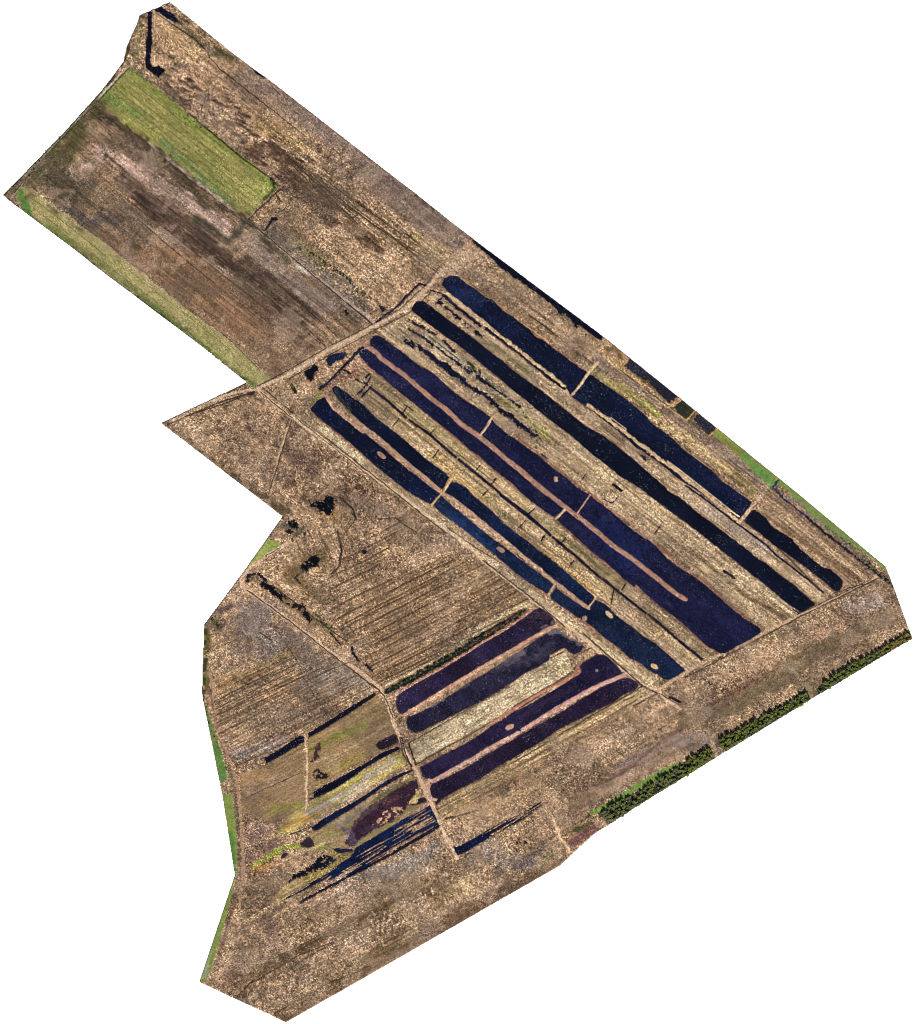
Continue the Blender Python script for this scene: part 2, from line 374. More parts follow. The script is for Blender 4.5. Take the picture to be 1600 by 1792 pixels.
field("C 110,180 150,105 200,100 240,150 400,260 600,400 740,500 860,610 1000,730 1200,880 1400,1030 1600,1180 D 100,1260 200,1360 290,1450 210,1500 180,1495 0,1350 C 1600,1350 1000,890 700,665 540,540 300,365 140,240",
      (138,132,82), (162,150,104), 'long narrow green field strip along the lower left edge of the site', 0.5, 0.18)
soft("C 140,130 150,200 200,280", 8, (80,116,54), 0.9)
soft("C 330,380 560,540 760,700 1000,880 1250,1070", 7, (104,110,62), 0.8, ang=D1)
soft("C 1300,1110 1600,1330 D 60,1420 190,1490", 6, (140,140,80), 0.6, ang=D1)
stroke("C 150,140 300,240 580,460 740,590", 1.2, (84,78,44), 0.8, 0.2)
stroke("C 200,110 500,330 780,530 860,600 1000,700 1300,940 1600,1170 D 120,1290 220,1390", 1.3, (66,56,36), 0.85, 0.3)
stroke("C 230,250 480,440", 1.0, (84,84,44), 0.8, 0.2)
stroke("C 820,620 1000,770 1300,1000 1600,1235", 1.2, (104,98,56), 0.8, 0.2)
field("M 40,200 90,230 150,420 200,600 225,740 170,760", (92,104,64), (102,124,62), 'narrow green grass margin on the western edge above the bare gap')
soft("M 150,520 215,720", 7, (84,120,56), 0.9)
field("M 180,850 260,830 270,900 290,1050 300,1200 290,1380 O 280,560 250,700 200,900 150,1070 110,1200 60,1290 0,1290 230,500", (122,136,66), (106,126,60), 'narrow bright green grass margin on the south-western edge')
soft("M 240,1120 285,1380", 7, (80,120,52), 0.9)
soft("O 100,1080 60,1230", 6, (140,142,110), 0.8)
field("G 820,1370 930,1400 850,1470 740,1540 680,1580 640,1600", (146,154,84), (128,144,70), 'small triangle of green grass at the notch in the western edge')
field("F 1020,980 990,1050 1100,1120 1200,1220 1300,1320 1395,1400 J 660,140 F 1300,1180", (104,112,52), (132,140,70), 'green grassy verge on the north-eastern edge between the black cell and the drain corner')
soft("F 1210,1200 1300,1290 1420,1390", 8, (96,130,66), 0.9)
field("J 640,180 720,240 800,340 900,420 1000,500 1100,580 1200,640 1300,700 1380,780 1420,800 1400,740 650,120", (104,124,58), (112,132,68), 'bright green grass verge outside the eastern drain')
soft("J 640,260 780,300 900,430 1200,680 1400,850", 5, (118,112,92), 0.9, 0.7)
field("P 660,1610 870,1475 1000,1400 1150,1330 1160,1345 1040,1430 900,1500 760,1590 R 1600,300 1560,290", (90,128,52), (116,142,66), 'thin bright green grass strip along the tree belt')
# tracks
def track(s, w, c, label, sp=0.6):
    box, m = stroke(s, w + 0.6, tuple(min(235, int(q * 1.17)) for q in c), 0.9, 0.7, 0.42, sp, 0.3); register(box, m, ('track', label))
track("A 900,460 700,665 420,960 230,1180 70,1390", 3.2, (124,110,96), 'straight gravel track along the north-western edge')
stroke("A 885,465 680,695", 1.6, (206,194,174), 0.85, 0.2)
track("B -150,1000 0,1130 520,1540 D 130,340 540,680 1030,1060", 4.5, (142,122,112), 'straight peat track below the large green field')
track("D 1530,640 1400,800 1240,960 1020,1080 700,1250 400,1430 200,1520 G 620,340 480,390 280,450 100,545", 4.2, (170,146,122), 'pale track across the narrow waist of the site')
stroke("G 1000,505 1250,685 1610,945 H 620,1080 900,1300 P 0,70 450,430 1000,820", 2.4, (208,182,148), 0.8)
track("G 770,330 1000,520 1250,700 1600,960 H 600,1090 880,1300 1080,1460 L 830,15 1190,300 1600,600 P 440,440 700,650 1000,845 1160,960", 4, (178,152,124), 'long straight dyke track beside the south-western pond row')
track("G 1005,530 930,720 850,1050", 4.5, (156,130,104), 'short track running south from the dyke crossing')
track("J 1340,835 800,1105 560,1215 0,1500 P 1000,830 800,950", 5.5, (160,134,110), 'straight dyke track along the lower ends of the long ponds')
track("K 780,210 600,310 400,440 325,520 340,590 650,805 900,1005 1150,1175 1290,1285 N 130,140 185,300 265,520 360,690 425,830 480,950 530,1080 640,1280", 6, (172,144,120), 'winding track down the middle of the southern part')
track("M 775,430 790,600 780,950", 3, (180,152,124), 'short pale track between the mossy parcels')
track("M 110,0 180,400 300,760 335,1100 345,1400 O 330,600 310,760", 5, (136,110,88), 'rutted track along the western edge')
track("R 1310,320 1360,460 1430,560", 3.5, (190,160,128), 'short pale track at the southern edge')
# wheel ruts and small dark drains drawn as shallow cuts
for s, w in (("D 1480,660 1370,800 1200,960 1010,1065 690,1230 360,1420 200,1500", 1.3), ("D 1440,820 1260,990 1040,1100 720,1275 420,1450", 1.3), ("G 300,500 480,440 740,345", 1.6), ("J 1280,880 1180,900 1040,950", 1.2), ("R 780,270 560,330", 2.2), ("A 690,700 900,475", 1.6), ("A 650,740 400,1000 100,1340", 1.3), ("B 260,300 265,400 340,480 900,920", 1.3), ("A 1090,90 1360,270 1460,370 1465,400", 2),
             ("B 700,600 760,660", 1), ("D 160,360 600,730 1010,1070", 1.8), ("C 960,330 1300,620 1500,780", 1.3), ("B 720,1000 1300,1560", 1.4), ("B 740,1060 1320,1600", 1.2), ("B 780,1040 1380,1600", 1.2),
             ("D 560,20 1000,360 1500,680", 1.3), ("D 620,20 1100,360 1520,660", 1.2), ("D 640,60 900,290 1480,700", 1.2), ("D 0,640 640,1200", 1.3), ("D 60,640 680,1220", 1.3), ("D 250,700 760,1150", 1.1), ("D 1240,430 1400,560", 1.8),
             ("B 120,790 500,1110 700,1250 740,1300", 2.4), ("B 540,1530 760,1320", 2.4), ("D 330,150 360,200", 2), ("G 780,340 1000,520", 1.6), ("G 800,310 1010,490", 1.4), ("G 1040,530 1600,970", 1.2), ("H 40,660 880,1330", 1.6),
             ("G 1000,540 900,860 840,1050", 1.8), ("G 130,570 480,420 740,340", 2.2), ("H 890,1290 1100,1440 1370,1600", 1.3), ("L 820,0 1190,290 P 350,380", 2.0), ("P 480,430 900,800 1000,850", 2.2), ("P 1010,850 1150,930", 1.4),
             ("J 1340,845 800,1115 0,1540", 1.8), ("J 1300,850 780,1100", 1.2), ("P 830,940 1000,850", 1.6), ("P 420,600 540,530", 2.2), ("P 0,940 380,720", 2.2), ("P 840,870 760,900", 2), ("P 640,950 900,800", 2.2), ("P 0,1330 640,950", 1.6),
             ("K 370,610 650,810 900,1010 1260,1290", 1.8), ("K 540,570 900,850 1060,960", 1.6), ("K 500,370 600,310", 1.5), ("N 40,60 130,150 190,300", 1.6), ("N 240,440 260,560 320,640", 2.6), ("N 300,480 350,630", 2.6),
             ("N 300,480 700,250 1000,80", 1.6), ("N 370,620 560,510 760,400 1250,110", 2.2), ("K 140,1390 560,1170", 1.2), ("K 150,1440 700,1170", 1.2), ("K 800,1230 1140,1090", 1.3), ("K 160,1480 900,1150", 1.2), ("K 760,1210 860,1380", 1.2),
             ("R 680,650 900,560", 1.3), ("O 560,1490 900,1300 1400,1080", 1.4), ("O 380,1290 740,1080 1000,980", 1.4), ("O 740,1040 1250,760", 1.6), ("O 860,1060 1270,850", 1.2), ("O 700,1040 1100,820", 1.2), ("O 300,1370 420,1250", 1.4),
             ("M 800,870 960,800", 1.3), ("M 360,860 760,680", 1.0), ("E 200,1150 420,1320", 1.4), ("E 900,1000 1400,1380", 1.3), ("F 330,580 660,830 980,1050", 1.2), ("G 1330,1350 1355,1450 1330,1520", 2.2), ("G 1420,1180 1450,1230 1370,1330", 1.4),
             ("K 1000,200 1030,320 1015,440 960,490", 3.4), ("K 740,560 700,520 780,470", 3), ("G 1340,1080 1430,1160 1450,1230", 3), ("K 450,900 540,960", 1.4), ("K 640,990 720,1110", 1.6), ("K 1290,110 1400,100 1560,210", 1.2), ("H 860,1310 880,1360", 1.2), ("J 470,460 960,945", 2.4)):
    stroke(s, w + 0.5, (36,28,24), 0.92, 0.4, -0.1, 0.2, 0.1)
for q in ("C 60,205 150,275 540,572 700,690 1000,905 D 0,1378 110,1455", "A 30,1350 330,1030 700,645 860,440 900,320", "B 640,535 900,715 1200,925 1600,1270 D 1320,165 1600,390", "M 60,180 60,100 K 70,1150 75,860"):
    stroke(q, 7.0, (40,42,34), 0.85, 0.9, 0.1, 0.3, 0.2, gap=1.1)
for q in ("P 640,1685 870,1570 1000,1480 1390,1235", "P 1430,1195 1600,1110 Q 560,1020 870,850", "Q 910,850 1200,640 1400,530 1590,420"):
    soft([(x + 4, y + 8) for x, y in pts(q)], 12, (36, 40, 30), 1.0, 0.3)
soft("P 1380,1180 1400,1240 1430,1320", 4, (176,156,116), 0.95, sp=0.4); soft("Q 840,780 872,830 885,910", 3.5, (168,150,112), 0.95, sp=0.4)
soft("L 140,918 500,725 750,570", 6, (28,32,24), 1.0, 0.3); soft("L 760,560 1110,350", 6, (56,50,38), 0.9, 0.3)
# furrows
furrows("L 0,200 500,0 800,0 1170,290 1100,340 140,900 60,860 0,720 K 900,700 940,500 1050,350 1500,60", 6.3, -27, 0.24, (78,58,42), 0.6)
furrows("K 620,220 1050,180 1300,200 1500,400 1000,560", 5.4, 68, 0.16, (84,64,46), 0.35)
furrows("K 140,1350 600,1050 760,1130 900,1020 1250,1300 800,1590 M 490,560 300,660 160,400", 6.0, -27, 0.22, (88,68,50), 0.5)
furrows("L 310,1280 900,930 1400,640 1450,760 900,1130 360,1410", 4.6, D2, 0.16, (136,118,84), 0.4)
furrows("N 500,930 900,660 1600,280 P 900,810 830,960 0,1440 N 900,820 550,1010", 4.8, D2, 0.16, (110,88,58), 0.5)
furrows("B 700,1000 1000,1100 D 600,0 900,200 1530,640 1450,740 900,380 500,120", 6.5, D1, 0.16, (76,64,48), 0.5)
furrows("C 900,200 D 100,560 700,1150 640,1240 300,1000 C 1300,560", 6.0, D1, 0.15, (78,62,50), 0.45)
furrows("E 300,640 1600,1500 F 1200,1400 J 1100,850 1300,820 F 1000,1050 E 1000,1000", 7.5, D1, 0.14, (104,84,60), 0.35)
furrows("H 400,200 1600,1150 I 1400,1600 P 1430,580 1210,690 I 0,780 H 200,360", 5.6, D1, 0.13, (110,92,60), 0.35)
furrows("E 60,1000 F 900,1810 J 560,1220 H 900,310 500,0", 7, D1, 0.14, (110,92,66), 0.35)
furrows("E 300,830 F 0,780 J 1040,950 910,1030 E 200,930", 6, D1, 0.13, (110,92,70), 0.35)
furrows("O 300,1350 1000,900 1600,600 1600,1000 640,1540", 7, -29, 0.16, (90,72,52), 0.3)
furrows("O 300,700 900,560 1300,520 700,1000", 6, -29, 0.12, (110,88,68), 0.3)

# ------------------------------------------------------------------ open water
wid = np.zeros((H, W), np.int16); ponds = {}; SHORE[0] = True
wrgb = np.zeros((H, W, 3), np.float32); wrgb[:] = alb((16, 18, 44))
def wpaint(box, m, c, c2):
    n = np.clip(0.5 + 0.5 * noise(60, 30, D1, 61, box) + 0.25 * noise(14, seed=62, box=box), 0, 1)
    cc = mix(np.broadcast_to(alb(c), m.shape + (3,)), alb(c2), n)
    wrgb[box] = np.where(m[..., None], cc, wrgb[box])
def pond(s, c, c2, label, warp=0.42, name='pond'):
    box, m = fill(pts(s), warp); m = m & site[box]
    if warp >= 1.5: m &= noise(3.6, seed=73, box=box) + 0.5 * noise(9, seed=74, box=box) > -0.55
    k = len(ponds) + 1; ponds[k] = (name, label); wid[box][m] = k; wpaint(box, m, c, c2); return k
def ditch(s, w, label=None, c=(12,13,28), c2=(14,20,44), warp=0.8, k=None, gap=0.0):
    if k is None:
        k = len(ponds) + 1; ponds[k] = ('ditch_water', label)
    for seg in s.split('|'):
        box, d = dist(pts(seg), w + 5, warp); m = (d < w / 2) & site[box]
        if gap: m &= noise(7, seed=71, box=box) > gap - 1
        wid[box][m] = k; wpaint(box, m, c, c2)
    return k
NV, NV2 = (12,16,38), (17,24,56)
pond("E 290,790 310,750 350,725 400,730 440,760 480,795 540,830 600,880 650,900 720,970 780,1010 850,1060 900,1100 940,1150 1000,1180 1050,1215 1110,1260 1200,1330 1270,1380 1310,1400 1340,1430 F 140,620 250,700 380,790 500,890 560,960 700,1060 780,1140 900,1230 980,1290 1060,1370 1130,1420 1260,1510 J 460,320 375,435 300,385 240,340 150,275 60,220 F 740,1345 660,1275 560,1200 440,1120 330,1020 210,930 120,850 30,800 0,775 E 1160,1510 1080,1440 1010,1390 940,1330 860,1270 770,1200 680,1130 600,1060 470,950 330,835",
     NV, (17,24,54), 'long dark blue pond at the north-east, nearest the outer edge')
pond("J 490,370 560,420 600,480 680,530 740,570 800,640 860,690 920,740 960,770 1010,780 1060,820 1095,860 1100,890 1080,930 1060,940 1040,935 980,880 900,820 800,740 700,670 600,600 500,520 410,450 410,430 470,360",
     (10,12,26), (14,17,36), 'black pond with a round end beyond the eastern cross dam')
pond("E 110,905 160,905 200,930 240,960 340,1040 440,1110 520,1170 620,1250 700,1310 780,1380 900,1470 1000,1540 F 100,980 210,1040 320,1120 420,1200 520,1290 660,1410 680,1440 760,1480 J 100,400 200,470 330,570 450,660 480,690 560,740 640,810 740,880 830,960 910,1030 805,1085 720,1030 600,930 500,850 400,770 300,690 200,610 100,530 F 600,1510 470,1410 340,1330 200,1220 100,1140 0,1050 E 1000,1700 880,1600 800,1540 700,1450 600,1370 500,1290 400,1210 300,1140 190,1060 130,1010 85,980 85,950",
     (9,11,27), (12,16,36), 'long straight black pond, second from the north-eastern edge')
pond("D 990,1180 1010,1150 1050,1145 1100,1180 1200,1250 1300,1330 1400,1400 1500,1480 H 600,75 700,150 800,215 900,310 1000,390 1100,450 1200,525 1220,560 1320,640 1420,710 1500,770 1600,840 I 80,200 160,260 250,330 340,400 440,480 520,540 600,610 690,665 800,750 900,830 1000,920 1100,980 1150,1020 1220,1100 1300,1160 1400,1220 1500,1290 J 80,850 130,890 200,950 280,1020 350,1080 430,1140 500,1180 525,1200 520,1230 440,1280 360,1320 290,1365 240,1375 200,1345 P 1350,520 1250,430 1150,340 1060,270 960,190 850,90 I 1000,1310 900,1230 830,1160 730,1080 640,1000 560,930 470,850 440,820 350,760 280,710 200,640 140,580 60,520 0,470 H 1100,780 1040,740 940,650 840,570 740,490 640,410 540,330 440,240 350,170 275,90 D 915,1265 950,1238 985,1240",
     (17,18,44), (28,27,62), 'broad double pond in the middle with a long peat bund down its centre')
pond("H 80,320 110,295 150,320 200,360 300,430 400,530 500,600 640,720 740,810 840,880 880,910 900,940 880,990 860,1015 840,1015 760,960 680,880 600,820 500,730 400,640 300,570 200,470 130,400 95,350",
     (9,13,28), (13,20,46), 'narrow dark pond with a pointed round head')
pond("G 1130,460 1180,400 1240,370 H 70,420 150,490 260,580 360,670 460,750 540,820 640,900 740,980 820,1040 838,1055 775,1130 700,1090 600,1030 500,950 400,870 300,780 200,690 100,610 0,530 G 1140,480",
     (11,14,34), (15,22,54), 'dark blue pond at the western corner of the long ponds, holding one oval islet')
pond("H 880,1010 910,970 960,975 1020,1010 1100,1090 1200,1170 1280,1250 1360,1300 1420,1350 1480,1410 1600,1500 I 60,840 160,900 250,980 340,1060 440,1130 520,1200 600,1270 680,1340 720,1370 710,1400 680,1430 660,1430 600,1390 520,1320 440,1260 360,1190 200,1070 100,990 0,915 H 1060,1190 960,1110 870,1040",
     (11,18,40), (18,30,64), 'dark blue pond between the yellow strip and the thin straight bund')
pond("H 845,1065 900,1115 1000,1200 1200,1360 1400,1510 1500,1590 I 100,1015 200,1095 300,1185 400,1260 435,1290 385,1352 300,1300 200,1230 100,1150 0,1060 H 1100,1380 960,1270 860,1200 790,1135",
     (14,24,50), (22,36,68), 'brighter blue narrow pond beside the dyke track, holding one oval islet')
pond("P 570,195 640,230 700,290 760,340 820,380 900,450 1000,510 1100,600 1200,690 1165,710 1140,730 1080,755 1050,755 1000,720 940,690 880,640 800,600 740,540 700,510 640,470 560,400 500,350 400,290 300,220 250,180 250,160 290,110 340,150 430,210 500,260 530,250 545,210",
     (15,22,46), (24,34,64), 'blue pond in the south corner of the long ponds with three small islets')
PU, PU2 = (32,22,40), (40,30,62)
pond("L 1180,345 1220,330 1280,370 1330,430 1300,462 1200,510 1100,570 1000,640 900,700 800,770 700,830 600,890 500,950 400,1010 330,1050 270,1085 230,1060 205,1000 220,950 300,890 400,830 500,760 600,700 700,640 800,590 900,530 1000,460 1100,400",
     PU, PU2, 'purplish pond below the dark hedge')
pond("L 1320,470 1370,500 1430,550 1480,560 1525,600 1510,640 1460,660 1430,650 1400,620 1350,630 1290,670 1280,700 1200,750 1100,800 1000,870 900,930 800,990 700,1040 600,1090 500,1140 400,1190 340,1210 300,1180 280,1130 290,1095 340,1080 420,1040 560,960 700,870 850,780 930,730 1000,680 1100,620 1200,550 1280,500",
     (26,22,40), (40,34,60), 'purplish pond with pale silt patches above the cream strip')
pond("P 450,660 500,620 570,580 620,575 680,620 740,680 750,710 640,770 560,800 500,850 400,910 300,960 200,1030 100,1090 0,1140 N 960,450 860,500 760,560 660,620 560,680 460,735 400,720 380,670 380,650 450,610 540,560 640,510 700,480 780,430 880,360 960,310 1060,240 1160,170 1260,110 1350,60 1440,10 P 0,980 100,930 200,870 320,800 430,730 470,700",
     (24,19,44), PU2, 'purplish pond below the cream strip, holding an oval islet')
pond("N 470,760 560,720 700,650 860,550 1000,470 1100,410 1300,300 1500,180 P 0,1150 100,1100 300,990 500,870 640,790 750,750 800,740 860,770 870,800 840,830 760,860 700,910 620,950 500,1010 400,1060 300,1110 200,1180 100,1240 0,1300 N 900,660 800,730 700,780 600,830 540,870 490,920 475,880 450,820 450,790",
     (30,19,40), (40,28,54), 'long plum-coloured pond, lowest of the southern pond row')
pond("M 490,580 520,570 740,425 770,440 770,470 520,615 500,620", (10,10,24), (14,14,32), 'short black cutting in the lower left field', name='ditch_water')
pond("M 795,410 860,370 960,310 1100,220 1260,125 1270,145 1160,220 1020,310 900,385 800,440", (10,10,24), (14,14,32), 'long black cutting above the mossy parcels', name='ditch_water')
pond("M 1265,490 1300,460 1400,415 1425,430 1430,470 1330,520 1290,520", (28,20,30), (36,24,34), 'small brown pool in the mossy parcel by the winding track')
pond("M 1440,510 1420,505 1300,550 1200,620 1100,670 1000,730 900,780 835,820 835,860 900,840 1000,790 1100,720 1200,650 1300,590 1435,525", (8,10,26), (12,16,38), 'straight black pond above the yellow mossy strip', 0.4)
pond("M 820,1070 830,1090 860,1090 1000,1000 1100,940 1200,870 1300,800 1400,740 1520,680 1525,660 1400,710 1300,770 1200,840 1100,900 1000,950 900,1010", (10,14,34), (14,22,54), 'straight navy pond below the yellow mossy strip', 0.4)
pond("M 1560,740 1570,800 1520,850 1500,910 1450,980 1350,1040 1250,1090 1150,1160 1130,1190 1080,1200 1050,1170 1085,1120 1100,1060 1160,980 1250,900 1350,840 1450,780 1520,740", (44,28,42), (60,34,50), 'reddish plum pool scattered with pale tussocks', 1.3)
pond("N 300,920 340,890 370,855 415,860 428,885 370,905", (30,24,44), (40,30,50), 'small round pool at the bend of the winding track')
kb = pond("N 450,910 460,940 480,980 500,1030 515,1070 400,1140 300,1200 200,1250 100,1300 0,1360 M 1100,1410 1050,1400 860,1460 640,1575 640,1560 860,1430 1040,1310 1110,1250 1130,1210 1200,1170 1300,1110 1400,1050 1500,990", (10,18,48), (16,30,70), 'navy pond combed with thin reed lines')
box, m = fill(pts("N 440,960 515,1070 0,1360 M 1050,1400 640,1575 560,1560 1110,1260 1400,1130 N 200,1080"), 0.6)
st = noise(46, 1.9, -30.5, 81, box) + 0.35 * noise(90, 9, -30.5, 82, box)
wid[box][m & (st > 0.4) & (wid[box] == kb)] = 0
box, m = fill(pts("N 440,910 515,1070 0,1360 M 1100,1410 640,1575 1130,1210"), 0.6)
st = noise(30, 1.8, -30.5, 83, box); wid[box][m & (st > 0.6) & (wid[box] == kb)] = 0
ditch("M 745,1590 1100,1400 1300,1300 1600,1130 N 200,1240 510,1060", 4.6, k=kb, gap=0.12)
pond("M 800,1340 900,1270 960,1265 990,1300 940,1340 860,1370 700,1440 640,1460 700,1400", (14,14,24), (16,18,38), 'ragged black pool beside the combed pond', 2.2)
pond("M 960,1215 1100,1220 1115,1235 1010,1250", (20,26,48), (24,34,60), 'small blue pool at the corner of the combed pond')
pond("M 740,1180 800,1130 830,1160 840,1200 790,1215 745,1200", (40,28,40), (50,36,50), 'small plum pool in green moss')
pond("M 600,1275 630,1245 662,1250 640,1275 610,1287", (36,20,24), (44,24,30), 'tiny brown pool in bright moss')
pond("M 805,625 830,560 850,500 885,475 890,500 860,540 870,580 850,600", (52,36,38), (64,44,44), 'thin brown pool on the left of the upper mossy parcel', 1.5)
pond("M 835,700 840,660 865,650 880,680 955,690 930,715 850,735", (36,26,28), (48,34,38), 'ragged brown pool with a dark tip', 1.5)
pond("R 612,520 640,590 700,560 900,440 1000,390 1100,330 1235,240 1225,200 1190,230 1100,285 1000,330 900,380 760,465 640,525", (9,14,36), (12,22,56), 'isolated straight navy pond in the southern moor', 0.5)
box, m = fill(pts("R 800,450 1225,195 1235,240 900,440"), 0.6); st = noise(24, 1.8, -30.5, 84, box); wid[box][m & (st > 0.05) & (wid[box] > 0)] = 0
pond("E 500,480 520,460 1500,1180 1420,1150 1400,1180 1300,1110 1250,1070 1230,1100 1200,1040 1150,990 1110,1000 1100,970 1060,930 1000,880 930,830 860,780 800,740 700,670 620,590 560,540", (8,10,20), (12,15,34), 'black pond cut by the straight north-eastern edge', 1.0)
pond("F 370,560 410,500 760,770 680,812 600,740 540,670 470,630 400,580", (32,32,46), (40,38,54), 'slate pond in the first cell on the north-eastern edge', 1.2)
pond("F 720,850 775,790 870,875 800,925 740,880", (36,42,34), (58,58,38), 'dark green flooded cell on the north-eastern edge', 0.8)
pond("F 850,930 900,890 1010,990 960,1040 900,990", (32,30,48), (44,42,52), 'flooded cell next to the green verge', 1.0)
pond("A 1030,80 1065,80 1060,200 1062,300 1050,440 1070,470 1110,455 1155,490 1110,540 1015,470 1020,300 1035,200", (6,7,18), (10,10,26), 'narrow black channel at the northern tip', 0.6)
pond("A 1060,60 1110,35 1170,70 1220,105 1260,155 1210,150 1140,105", (8,9,24), (12,13,30), 'short black pond at the very top', 0.8)
pond("B 510,425 540,425 655,515 645,540 600,520", (16,18,36), (20,24,44), 'small dark pool on the edge south-east of the top', 0.5)
pond("D 245,410 300,320 340,315 345,340 310,345 260,410", (16,14,34), (22,18,42), 'small angled pool beside the straight peat track', 0.5)
pond("D 680,1310 740,1270 820,1262 825,1290 800,1310 740,1330 710,1370 690,1350", (16,24,48), (22,34,62), 'blue pool in the triangle between the tracks', 1.2)
pond("D 520,1400 560,1375 600,1340 630,1380 595,1410 600,1450 575,1470 540,1440", (6,7,14), (9,10,20), 'black pool in the triangle between the tracks', 1.2)
pond("D 1050,930 1080,935 1110,965 1080,982 1060,960", (8,8,20), (10,10,26), 'tiny black pool where the shrubs end', 0.8)
pond("G 1150,1120 1220,1100 1240,1060 1290,1065 1305,1110 1280,1190 1210,1200 1190,1160 1140,1135 1115,1090 1130,1085", (6,7,10), (9,10,14), 'ragged black patch of tree shade in the western moor', 2.2)  # tree shade built as black water sheets, here and in the next entries
pond("G 955,1240 1000,1255 1020,1230 1055,1300 1010,1300 975,1270", (6,6,10), (9,9,14), 'black patch of tree shade by the notch in the edge', 1.2)
pond("G 955,1310 990,1300 1015,1325 990,1335 960,1325", (8,8,12), (10,10,16), 'small black patch of tree shade below another by the notch', 0.8)
pond("K 795,400 820,360 855,355 880,390 865,440 820,455 780,490 740,470 745,435", (7,7,9), (10,10,14), 'ragged black patch of tree shade above the furrowed field', 2.0)
pond("K 1160,340 1190,325 1215,345 1190,360", (8,8,12), (10,10,16), 'very small black patch of tree shade at the top of the furrowed field', 1.0)
ditch("K 370,545 378,505 420,492|K 445,490 500,540", 4.5, 'curved black band of tree shade at the bend of the south-western track', gap=0.3)  # longer bands of tree shade, likewise built as black water
ditch("K 480,565 560,620 620,660 700,720", 10, 'broad weedy black band of tree shade beside the south-western track', (7,8,10), (10,12,14), 2.4, gap=0.5)
ditch("K 735,720 770,760 800,810", 9, 'short weedy black band of tree shade further down the south-western track', (7,8,10), (10,12,14), 2.2, gap=0.5)
ditch("K 880,830 920,860|K 950,905 1020,985", 2.5, 'thin broken band of tree shade along the weedy bank', gap=0.4)
ditch("K 1100,1010 1102,1030|K 1108,1045 1150,1100|K 1205,1130 1245,1180", 4, 'broken black band of tree shade above the winding track')
ditch("K 0,0|D 945,1215 900,1265 800,1370 720,1450 640,1520", 5, 'straight drain from the waist to the dyke crossing', (12,16,30), (18,26,48))
ditch("D 1035,1050 1100,1000 1150,970 1215,905 1240,875 1330,785 1370,795", 4, 'stepped black drain along the pale waist track', gap=0.15)
ditch("D 815,975 835,1010 880,1040 915,1070", 6, 'row of small black pools by the waist track', warp=2.0, gap=0.75)
ditch("E 310,865 400,950 560,1075|E 600,1095 760,1215 940,1355 1030,1430 1150,1520", 5.5, 'narrow water channel beside the thin north-eastern spit', gap=0.1)
ditch("E 270,905 400,1020 520,1110 570,1150", 5.5, 'ragged channel at the head of the second strip', warp=1.6, gap=0.5)
ditch("E 210,830 290,850 300,870 250,930", 2.6, 'small angled ditch at the head of the ponds')
ditch("E 70,1040 160,1090 250,1140|E 300,1180 380,1260|E 60,1100 150,1150 340,1290 480,1400 600,1480|H 1050,190 1240,330 1400,450", 4.2, 'thin broken channel in the third strip', warp=1.3, gap=0.35)
ditch("E 40,1180 90,1225|E 130,1225 240,1310 340,1390 430,1450 H 860,140 960,230 1060,310 1160,370 1260,460 1360,540 1450,610|I 270,220 300,245", 8.5, 'wide ragged channel in the third strip', warp=1.8, gap=0.15)
ditch("I 350,370 390,410|I 330,260 350,275", 2.5, 'tiny ditch at the end of the ragged channel')
MID = ("H 350,310 480,410 600,520", "H 625,538 780,650 950,800", "H 970,815 1100,920 1260,1050", "H 1280,1070 1440,1190 1600,1330 I 60,660", "I 75,670 240,800 410,940",
       "I 430,960 600,1100 760,1240", "I 780,1250 900,1350 1080,1490", "I 1100,1500 P 1140,470", "P 1150,480 1310,610")
WORD = ('first', 'second', 'third', 'fourth', 'fifth', 'sixth', 'seventh', 'eighth', 'ninth')
for i, s in enumerate(MID):
    ditch(s, 4.6, '%s section from the top left of the straight ditch down the middle strip' % WORD[i], warp=0.3)
kt = ditch("H 570,500 610,440|H 590,430 650,470|H 510,580 550,530|H 770,635 805,600|H 790,800 830,745|H 1085,895 1120,855|H 1200,985 1230,945|H 1135,1070 1170,1030|H 1455,1200 1500,1155|H 1395,1290 1440,1240|H 1545,1390 1560,1350", 2.2, 'short cross cuts on the upper part of the middle strip', warp=0.3)
ditch("I 0,585 35,545|I 260,800 290,765|I 195,890 240,840|I 345,985 370,950|I 490,1000 520,960|I 540,1165 575,1125|I 910,1325 935,1290|P 695,120 675,230|P 755,125 775,85", 2.4, 'short cross cuts on the lower part of the middle strip', warp=0.3)
ditch("H 260,360 330,290 355,235|H 290,375 360,300|H 245,250 330,290|H 160,185 215,215|H 320,240 350,215", 3.2, 'tangle of short ditches at the head of the middle strip', warp=0.9)
ditch("I 848,588 908,632", 4.5, 'short thick black cut in the wide eastern strip', warp=0.4)
ditch("I 785,690 835,720 850,715 890,665|I 630,555 660,515", 1.8, 'thin hooked ditch in the wide eastern strip', warp=0.3)
ditch("I 1180,880 1140,932", 2.4, 'short thin cross ditch in the wide eastern strip', warp=0.3)
ditch("J 265,792 340,846", 4.2, 'short black cut near the lower end of the wide eastern strip', warp=0.3)
ditch("J 750,1065 790,1090", 2.2, 'short dark cut beside the end of the black pond', warp=0.3)
ditch("J 0,195 60,240 160,310 250,380 370,470 450,530 560,610 640,690 720,750 850,850 960,945", 3.2, 'thin straight ditch along the second strip', warp=0.4)
ditch("F 485,1185 520,1215|I 1165,630 1180,650", 4, 'small notch ditch in the second strip')
ditch("J 650,155 605,205 700,300 850,420", 3.2, 'blue end of the eastern drain', (28,36,70), (34,48,84), 0.9)
ditch("J 850,420 1000,550 1200,705 1340,810 1460,905", 4.4, 'black eastern drain beside the bright grass', (10,12,16), (12,16,28), 1.0)
ditch("P 1090,878 1155,912", 5, 'short black pool below the dyke corner', warp=0.6)
